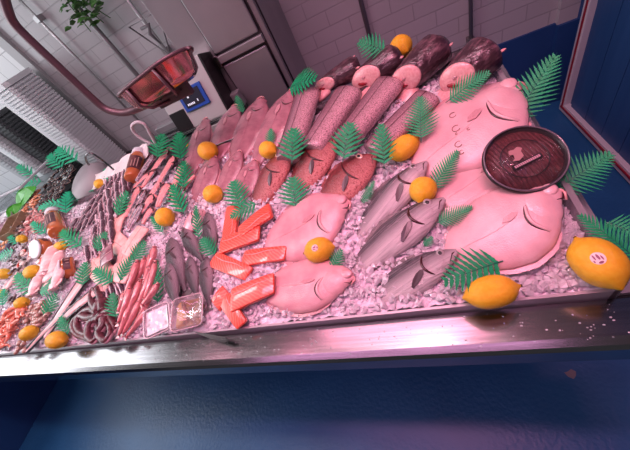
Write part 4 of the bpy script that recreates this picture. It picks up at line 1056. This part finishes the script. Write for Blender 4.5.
pr1, pr2, pr3 = make_prawn('orange_prawn', m_or, m_or), make_prawn('pink_prawn', m_pk, m_pk), make_prawn('red_langoustine', m_rd, m_rd)
scatter(pr1, poly_pts([(22, 208), (28, 198), (38, 189), (41, 196), (36, 207), (26, 214)], 22, 5, 2.2), 'bright orange prawn beside the green banana leaf', 'orange prawns by the leaf', s0=.8, s1=1.1)
scatter(pr2, poly_pts([(24, 226), (30, 212), (44, 208), (47, 218), (36, 232), (26, 234)], 26, 6, 2.3), 'dull pink prawn between the wooden crate and the soup jar', 'pink prawns by the crate', s0=.9, s1=1.2)
scatter(pr3, poly_pts([(0, 325), (8, 312), (22, 302), (24, 312), (14, 332), (4, 345), (0, 350)], 40, 7, 2.4), 'red langoustine in the heap at the front left', 'red langoustines in a heap', s0=.9, s1=1.1)
# dark barnacles
m_bar = mat('barnacle dark', (.06, .03, .03), (.20, .12, .11), 40, rough=.4)
br = empty('goose_barnacle', 'barnacle', 'barnacle')
mesh('stalk', *tube([(0, 0, 0), (.010, .002, .003), (.02, 0, .004)], [.004, .005, .006], 7), m_bar, br); mesh('plate', *ball((.026, 0, .005), (.007, .006, .005), 8, 6), mat('barnacle plate', (.45, .36, .34), rough=.4), br)
scatter(br, poly_pts([(10, 262), (12, 245), (24, 244), (26, 262), (24, 274), (14, 272)], 30, 8, 2.2), 'dark goose barnacle beside the scallops', 'goose barnacles', s0=.9, s1=1.3)
scatter(br, poly_pts([(12, 238), (13, 226), (24, 222), (26, 236)], 16, 9, 2.0), 'dark goose barnacle in the wooden crate', 'goose barnacles in the crate', s0=.8, s1=1.1, h=.03)
scatter(br, poly_pts([(10, 304), (12, 292), (24, 284), (34, 290), (22, 300)], 12, 11, 2.4), 'dark goose barnacle under the left ferns', 'goose barnacles under the ferns', s0=.8, s1=1.1)
# scallops
sc = empty('scallop', 'scallop', 'scallop'); P = []
for k in range(25):
    a = -1.25 + 2.5 * k / 24; q = .034 * (1 + .03 * (k % 2)); P.append((q * math.cos(a) - .006, q * math.sin(a)))
P += [(-.016, .010), (-.016, -.010)]
V, F = plate(P, .004); mesh('shell', V, F, mat('scallop shell', (.72, .50, .48), (.84, .66, .62), 30, rough=.4), sc, False)
mesh('rim_ridge', *tube([(x, y, .005) for x, y in P[:25]], .0022, 6), mat('scallop rim', (.84, .62, .58), rough=.4), sc)
mesh('white_muscle', *lathe([(.003, .012), (.010, .0125), (.013, .010), (.0135, .004)], 14, 'z'), mat('scallop meat', (.86, .70, .64), rough=.25, coat=.5), sc)
mesh('coral', *tube([(.012, -.014, .008), (.020, -.004, .009), (.018, .009, .008), (.008, .016, .006)], [.003, .0055, .005, .002], 8), mat('scallop coral', (.72, .08, .05), rough=.2, coat=.6), sc)
for i, (u, v, lb) in enumerate([(33, 244, 'scallop nearest the lying jar, with red coral'), (24, 254, 'scallop touching the goose barnacles, red coral'), (33, 255, 'scallop in the middle of the group above the single lemon'), (24, 264, 'scallop lowest of the group beside the single lemon'), (42, 252, 'scallop nearest the plump squid'), (41, 262, 'pale scallop right above the single lemon')]):
    o = take(sc, lb, None); a = i * 1.3; orient(o, S(u, v, .015), (math.cos(a), math.sin(a), .1), (.1, -.3, 1), (1.15,) * 3)

# wooden crate
m_wood = mat('pale wood', (.42, .28, .18), (.34, .22, .13), 20, rough=.6, stretch=(1, 8, 1))
cr_ = empty('wooden_crate', 'small wooden crate holding dark shellfish at the far left', 'crate')
for nm, b_ in (('base', (-.06, .06, -.08, .08, 0, .005)), ('side', (-.06, .06, -.085, -.08, 0, .05)), ('side', (-.06, .06, .08, .085, 0, .05)), ('end', (-.065, -.06, -.085, .085, 0, .05)), ('end', (.06, .065, -.085, .085, 0, .05))):
    bx(nm, b_, m_wood, cr_, .001)
orient(cr_, S(18, 228, .01), (1, .15, 0))
# purple plate and tray with orange pieces
dp = empty('octopus_plate', 'purple dish at the far left edge beside the wooden crate', 'dish')
mesh('dish_body', *lathe([(0, .08), (.01, .115), (.03, .125), (.028, .118), (.012, .105), (.008, .05)], 28, 'z'), mat('purple dish', (.36, .24, .30), (.50, .36, .42), 14, rough=.3, coat=.4), dp)
mesh('filling', *tube([(.075 * math.cos(t) * (1 - t / 22), .075 * math.sin(t) * (1 - t / 22), .018) for t in np.linspace(0, 15, 44)], .010, 7), mat('purple filling', (.30, .14, .20), (.5, .32, .38), 20, rough=.3, coat=.5), dp)
orient(dp, S(3, 228, .02), (1, 0, 0))
ty = empty('patterned_tray', 'grey-blue tray with orange rounds at the far left', 'tray')
mesh('tray_body', *dish([(.075, .055, .01, 0), (.085, .065, .012, .02), (.08, .06, .011, .02), (.07, .05, .01, .006)], 4), mat('tray slate', (.20, .20, .28), rough=.3), ty)
for k in range(6): mesh('orange_round', *[(lambda v: ([(x - .04 + .04 * (k % 3), y - .02 + .04 * (k // 3), z + .006) for x, y, z in v[0]], v[1]))(lathe([(0, .014), (.008, .014), (.011, .010), (.011, .003)], 12, 'z'))][0], mat('orange round', (.78, .36, .18), rough=.4), ty)
orient(ty, S(4, 247, .01), (1, .1, 0))
# banana leaves
m_ban = mat('banana leaf', (.05, .34, .02), (.08, .42, .03), 20, rough=.35, stretch=(1, 6, 1))
def banana(a, b, wpx, label, h1=.05):
    p, q = S(*a, .01), S(*b, h1); L = (q - p).length; W = pxm(a, wpx); V = []; n = 10
    P = [(L * t, W * .5 * math.sin(math.pi * (t * .9 + .08)) ** .7) for t in np.linspace(0, 1, n)]
    V, F = plate(P + [(x, -y) for x, y in P[::-1]], .002); V = [(x, y, z + .02 * math.sin(3 * x / L) + abs(y) * .25) for x, y, z in V]
    r = empty('banana_leaf', label, 'leaf'); mesh('blade', V, F, m_ban, r, False); mesh('midrib', *tube([(x, 0, .003 + .02 * math.sin(3 * x / L)) for x in np.linspace(0, L, 8)], .003, 6), m_ban, r)
    cd = (Vector((0, 0, CZ)) - p).normalized(); orient(r, p, q - p, NRM + cd)
banana((19, 208), (37, 187), 15, 'bright green smooth leaf behind the orange prawns'); banana((11, 221), (22, 203), 11, 'bright green smooth leaf by the wooden crate', .04)

# round black tray with window lid and label
rt = empty('round_black_tray', 'round black-rimmed tray of dark sliced fish with a clear lid, on the flatfish', 'tray')
R0 = .082
mesh('rim', *lathe([(-.012, R0 * .88), (-.004, R0 * .97), (.004, R0), (.010, R0 * .985), (.010, R0 * .93), (.003, R0 * .90), (-.002, R0 * .88), (-.010, R0 * .5)], 48, 'z'), m_black, rt)
mesh('sliced_fish', *lathe([(-.006, R0 * .88), (.0, R0 * .885), (.001, R0 * .5), (.001, R0 * .05)], 40, 'z'), mat('dark sliced fish', (.07, .010, .014), (.17, .045, .045), 26, rough=.35, stretch=(.3, 3, 1), lo=.42, hi=.62), rt)
for k in range(16):
    x = -R0 * .75 + k * R0 * .1; hh = math.sqrt(max(0, (R0 * .84) ** 2 - x * x)); 
    mesh('fish_slice', *tube([(x + .004 * math.sin(k), -hh, .0015), (x + .006, 0, .0025), (x, hh, .0015)], .0022, 5), mat('slice edge', (.10, .022, .026), rough=.35), rt)
mesh('lid_rim', *tube([(R0 * .955 * math.cos(t), R0 * .955 * math.sin(t), .011) for t in np.linspace(0, 2 * math.pi, 48, endpoint=False)], .0022, 6, True), mat('rim shine', (.12, .09, .11), rough=.15, coat=.8), rt)
mesh('lid_window', *lathe([(.0075, R0 * .93), (.0082, R0 * .93), (.0082, R0 * .02)], 40, 'z'), mat('window film', (.9, .8, .85), rough=.05, trans=.9, alpha=.12), rt)
lg = mesh('label_ring', *tube([(R0 * .43 * math.cos(t), R0 * .43 * math.sin(t), .0086) for t in np.linspace(0, 2 * math.pi, 40, endpoint=False)], .0010, 5, True), m_black, rt)
m_lg = mat('label pink', (.40, .20, .20), rough=.4)
V, F = plate([(-.018, .004), (-.012, .006), (-.010, .014), (-.016, .016), (-.012, .024), (-.004, .022), (.002, .024), (.008, .018), (.003, .014), (.002, .004), (-.008, .000)], .001)
mesh('emblem', [(x, y, z + .0086) for x, y, z in V], F, m_lg, lg, False)
br_ = mesh('name_bar', *box(-.024, .024, -.012, -.003, .0086, .0095), m_black, lg, False)
for k in range(13):
    x = -.021 + k * .0033; mesh('letter', *box(x, x + .0022, -.0098, -.0052, .0095, .0100), mat('letter pink', (.55, .32, .36), rough=.4), lg, False)
for q in (lg,): q.scale = (1.3, 1.3, 1)
c = S(523, 160, .07); cd = (Vector((0, 0, CZ)) - c).normalized()
tx = (S(560, 140, .07) - S(490, 175, .07)).normalized()
orient(rt, c, tx, NRM + cd * .9)

# black strip on the rim
bsx = empty('black_strip', 'torn black plastic strip hanging over the front rim', 'strip')
V, F = plate([(0, .001), (.02, .004), (.055, .007), (.062, 0), (.055, -.007), (.03, -.006), (.012, -.003)], .003); mesh('strip_film', V, F, m_black, bsx, False)
a, b = S(194, 332, .012), S(229, 341, .004); orient(bsx, a, b - a, None, ((b - a).length / .062, 1, 1))
mesh('wire', *tube([(.05, .0, .004), (.062, .001, .005), (.085, .004, .004)], .0008, 5), m_black, bsx)
# chip in the floor paint
ch = mesh('paint_chip', *plate([(0, .008), (.010, .014), (.018, .008), (.014, -.002), (.006, -.010), (-.004, -.004), (-.008, .006)], .001), mat('chip grey', (.30, .22, .24), rough=.7), None, False)
d = ray(569, 375); ch.location = Vector((0, 0, CZ)) + d * (-CZ / d.z); ch.location.z = .001; ch.scale = (1.5, 1.5, 1); tag(ch, 'small pinkish chip in the blue floor paint', 'chip')

# lemons
LM = [((401, 47), (409, 52), 22, 21, 'round lemon at the very back behind the dark trunks'), ((404, 148), (420, 136), 36, 23, 'long-nosed lemon between the hake trunks and sea bass'),
      ((423, 190), (420, 200), 26, 26, 'round lemon sitting on the heads of two sea bass'), ((491, 292), (463, 298), 54, 32, 'wrinkled lemon at the front rim beside a fern'),
      ((268, 150), (279, 153), 22, 17, 'lemon between the megrim and the smallest red bream'), ((208, 151), (222, 153), 25, 18, 'lemon between the two rows of megrim'),
      ((213, 194), (225, 193), 23, 18, 'lemon above the upright salmon portion'), ((165, 217), (168, 229), 22, 18, 'round lemon in the middle of the split fish'),
      ((100, 184), (106, 183), 12, 10, 'small lemon behind the rows of little fish'), ((33, 272), (23, 274), 19, 14, 'lemon left of the squid pile'),
      ((57, 340), (70, 343), 26, 17, 'lemon standing alone at the front left rim'), ((29, 333), (38, 327), 19, 14, 'lemon lying below the heap of clams'),
      ((22, 303), (14, 303), 16, 12, 'lemon above the heap of clams'), ((61, 246), (52, 249), 17, 10, 'lemon under a fern just above the squid'),
      ((4, 274), (-4, 275), 16, 11, 'lemon at the left edge beside the pale squid'), ((22, 239), (27, 242), 11, 9, 'small lemon in front of the wooden crate'),
      ((0, 294), (-6, 294), 12, 9, 'lemon half out of the photo above the langoustines'), ((190, 147), (193, 150), 8, 7, 'tiny orange lemon behind the leftmost megrim')]
for a in LM: lemon(*a)
lemon((597, 262), (614, 281), 60, 41, 'big stickered lemon at the right corner of the tray', sticker=True)
lemon((319, 250), (337, 246), 34, 25, 'stickered lemon between the two rosy flatfish', sticker=True)

# ferns
FN = [('F', (513, 122), (558, 52), 19, 'large fern standing at the back right corner', .02, .10), ('F', (556, 190), (614, 152), 20, 'large fern sticking out right of the round black tray', .02, .05),
      ('F', (640, 262), (576, 213), 15, 'fern behind the big corner lemon, pointing left', .03, .06), ('N', (606, 222), (648, 240), 16, 'fern behind the big corner lemon, pointing right', .05, .05),
      ('N', (500, 262), (440, 284), 24, 'fern behind the wrinkled front lemon', .03, .05), ('F', (437, 223), (474, 206), 10, 'small fern between sea bass and the big flatfish', .03, .04),
      ('F', (432, 190), (459, 149), 11, 'feathery fern above the round lemon on the bass', .03, .05), ('F', (421, 140), (420, 95), 16, 'fern standing on the trunk nearest the largest flatfish', .05, .10),
      ('N', (384, 166), (381, 122), 13, 'fern left of the long-nosed lemon', .06, .09), ('F', (448, 101), (492, 71), 13, 'fern lying over the rightmost pink cut face', .06, .10),
      ('B', (385, 51), (357, 42), 13, 'leaf behind the dark trunks left of the rear lemon', .10, .14), ('B', (290, 88), (319, 78), 14, 'broad leaf against the steel cabinet', .06, .10),
      ('B', (343, 160), (351, 121), 17, 'broad leaf between the middle and right red bream', .06, .09), ('B', (292, 162), (294, 127), 16, 'broad leaf on the leftmost hake trunk', .07, .09),
      ('B', (296, 208), (292, 176), 17, 'broad leaf between the red bream and the rosy flatfish', .02, .04), ('B', (240, 208), (233, 180), 14, 'leaf right of the lemon above the salmon', .03, .05),
      ('B', (257, 204), (229, 218), 10, 'small leaf lying on top of the salmon', .04, .05), ('N', (199, 239), (196, 204), 6, 'narrow upright leaf among the dark bream', .03, .05),
      ('B', (215, 255), (201, 238), 10, 'leaf tucked below the upper right dark bream', .02, .03), ('B', (332, 270), (342, 248), 8, 'small leaf under the stickered middle lemon', .02, .03),
      ('B', (424, 246), (433, 236), 5, 'tiny leaf scrap between two sea bass', .01, .02), ('F', (362, 204), (375, 180), 6, 'thin fern behind the rearmost sea bass', .02, .03),
      ('B', (270, 145), (271, 128), 6, 'tiny leaf above the lemon by the red bream', .03, .05), ('B', (243, 113), (236, 95), 5, 'pointed leaf standing behind the megrim heads', .05, .10),
      ('B', (181, 160), (179, 132), 11, 'leaf between the split fish and the leftmost megrim', .04, .07), ('B', (157, 158), (163, 133), 12, 'leaf standing behind the red split fish', .04, .07),
      ('B', (184, 189), (184, 160), 10, 'leaf below the leaf at the leftmost megrim', .03, .05), ('B', (184, 214), (172, 184), 11, 'leaf just above the middle round lemon', .03, .05),
      ('B', (163, 233), (151, 216), 5, 'narrow leaf left of the middle round lemon', .03, .04), ('B', (117, 216), (128, 190), 9, 'leaf below the orange jar at the back', .03, .05),
      ('B', (96, 252), (107, 231), 9, 'leaf at the lower end of the mauve fish', .03, .04), ('B', (82, 247), (61, 231), 10, 'leaf between the labelled jar and the small fish', .03, .04),
      ('B', (82, 286), (86, 261), 9, 'leaf beside the white-lidded jar', .03, .04), ('B', (113, 283), (94, 269), 10, 'leaf lying over the lowest fillet', .03, .04),
      ('B', (120, 281), (133, 255), 9, 'leaf above the slender pink fish', .03, .04), ('B', (134, 262), (146, 240), 10, 'leaf on the long smooth fillet', .03, .04),
      ('B', (116, 318), (112, 292), 9, 'leaf between octopus and slender pink fish', .02, .04), ('N', (158, 304), (157, 258), 8, 'tall leaf between pink fish and dark bream', .01, .03),
      ('B', (68, 335), (60, 316), 7, 'leaf above the lone front lemon', .02, .03), ('B', (45, 317), (57, 292), 9, 'leaf between clams and split eel', .02, .03),
      ('B', (40, 292), (62, 279), 10, 'leaf over the lower end of the squid', .03, .04), ('B', (36, 293), (16, 274), 10, 'leaf left below the single lemon', .02, .04),
      ('M', (3, 306), (4, 288), 6, 'lit-painted green leaf at the left edge above the langoustines', .02, .03), ('M', (14, 251), (-2, 259), 7, 'lit-painted green leaf at the left edge under the patterned tray', .02, .03),
      ('M', (18, 244), (9, 234), 5, 'lit-painted green leaf between crate and small lemon', .02, .03), ('M', (46, 234), (32, 222), 6, 'lit-painted green leaf pointing at the crate', .02, .04),
      ('M', (62, 203), (38, 209), 7, 'lit-painted green leaf below the mussels', .02, .04), ('M', (66, 214), (68, 191), 9, 'lit-painted green leaf right of the mussels', .02, .04),
      ('M', (94, 192), (76, 179), 8, 'lit-painted green leaf left of the small back lemon', .02, .04), ('M', (112, 182), (104, 169), 5, 'small lit-painted green leaf at the back rim', .02, .04),
      ('M', (78, 162), (57, 149), 10, 'lit-painted green leaf behind the mussels, furthest back', .05, .08), ('M', (63, 168), (49, 155), 9, 'lit-painted green leaf behind the mussels, left of the furthest one', .04, .07),
      ('M', (42, 182), (20, 187), 7, 'lit-painted green leaf at the top end of the orange prawns', .03, .05), ('M', (38, 178), (18, 166), 6, 'lit-painted green leaf standing against the glass display', .03, .06)]
for k_, b_, t_, hw, lb, h0, h1 in FN: fern(k_, b_, t_, hw, lb, h0, h1)
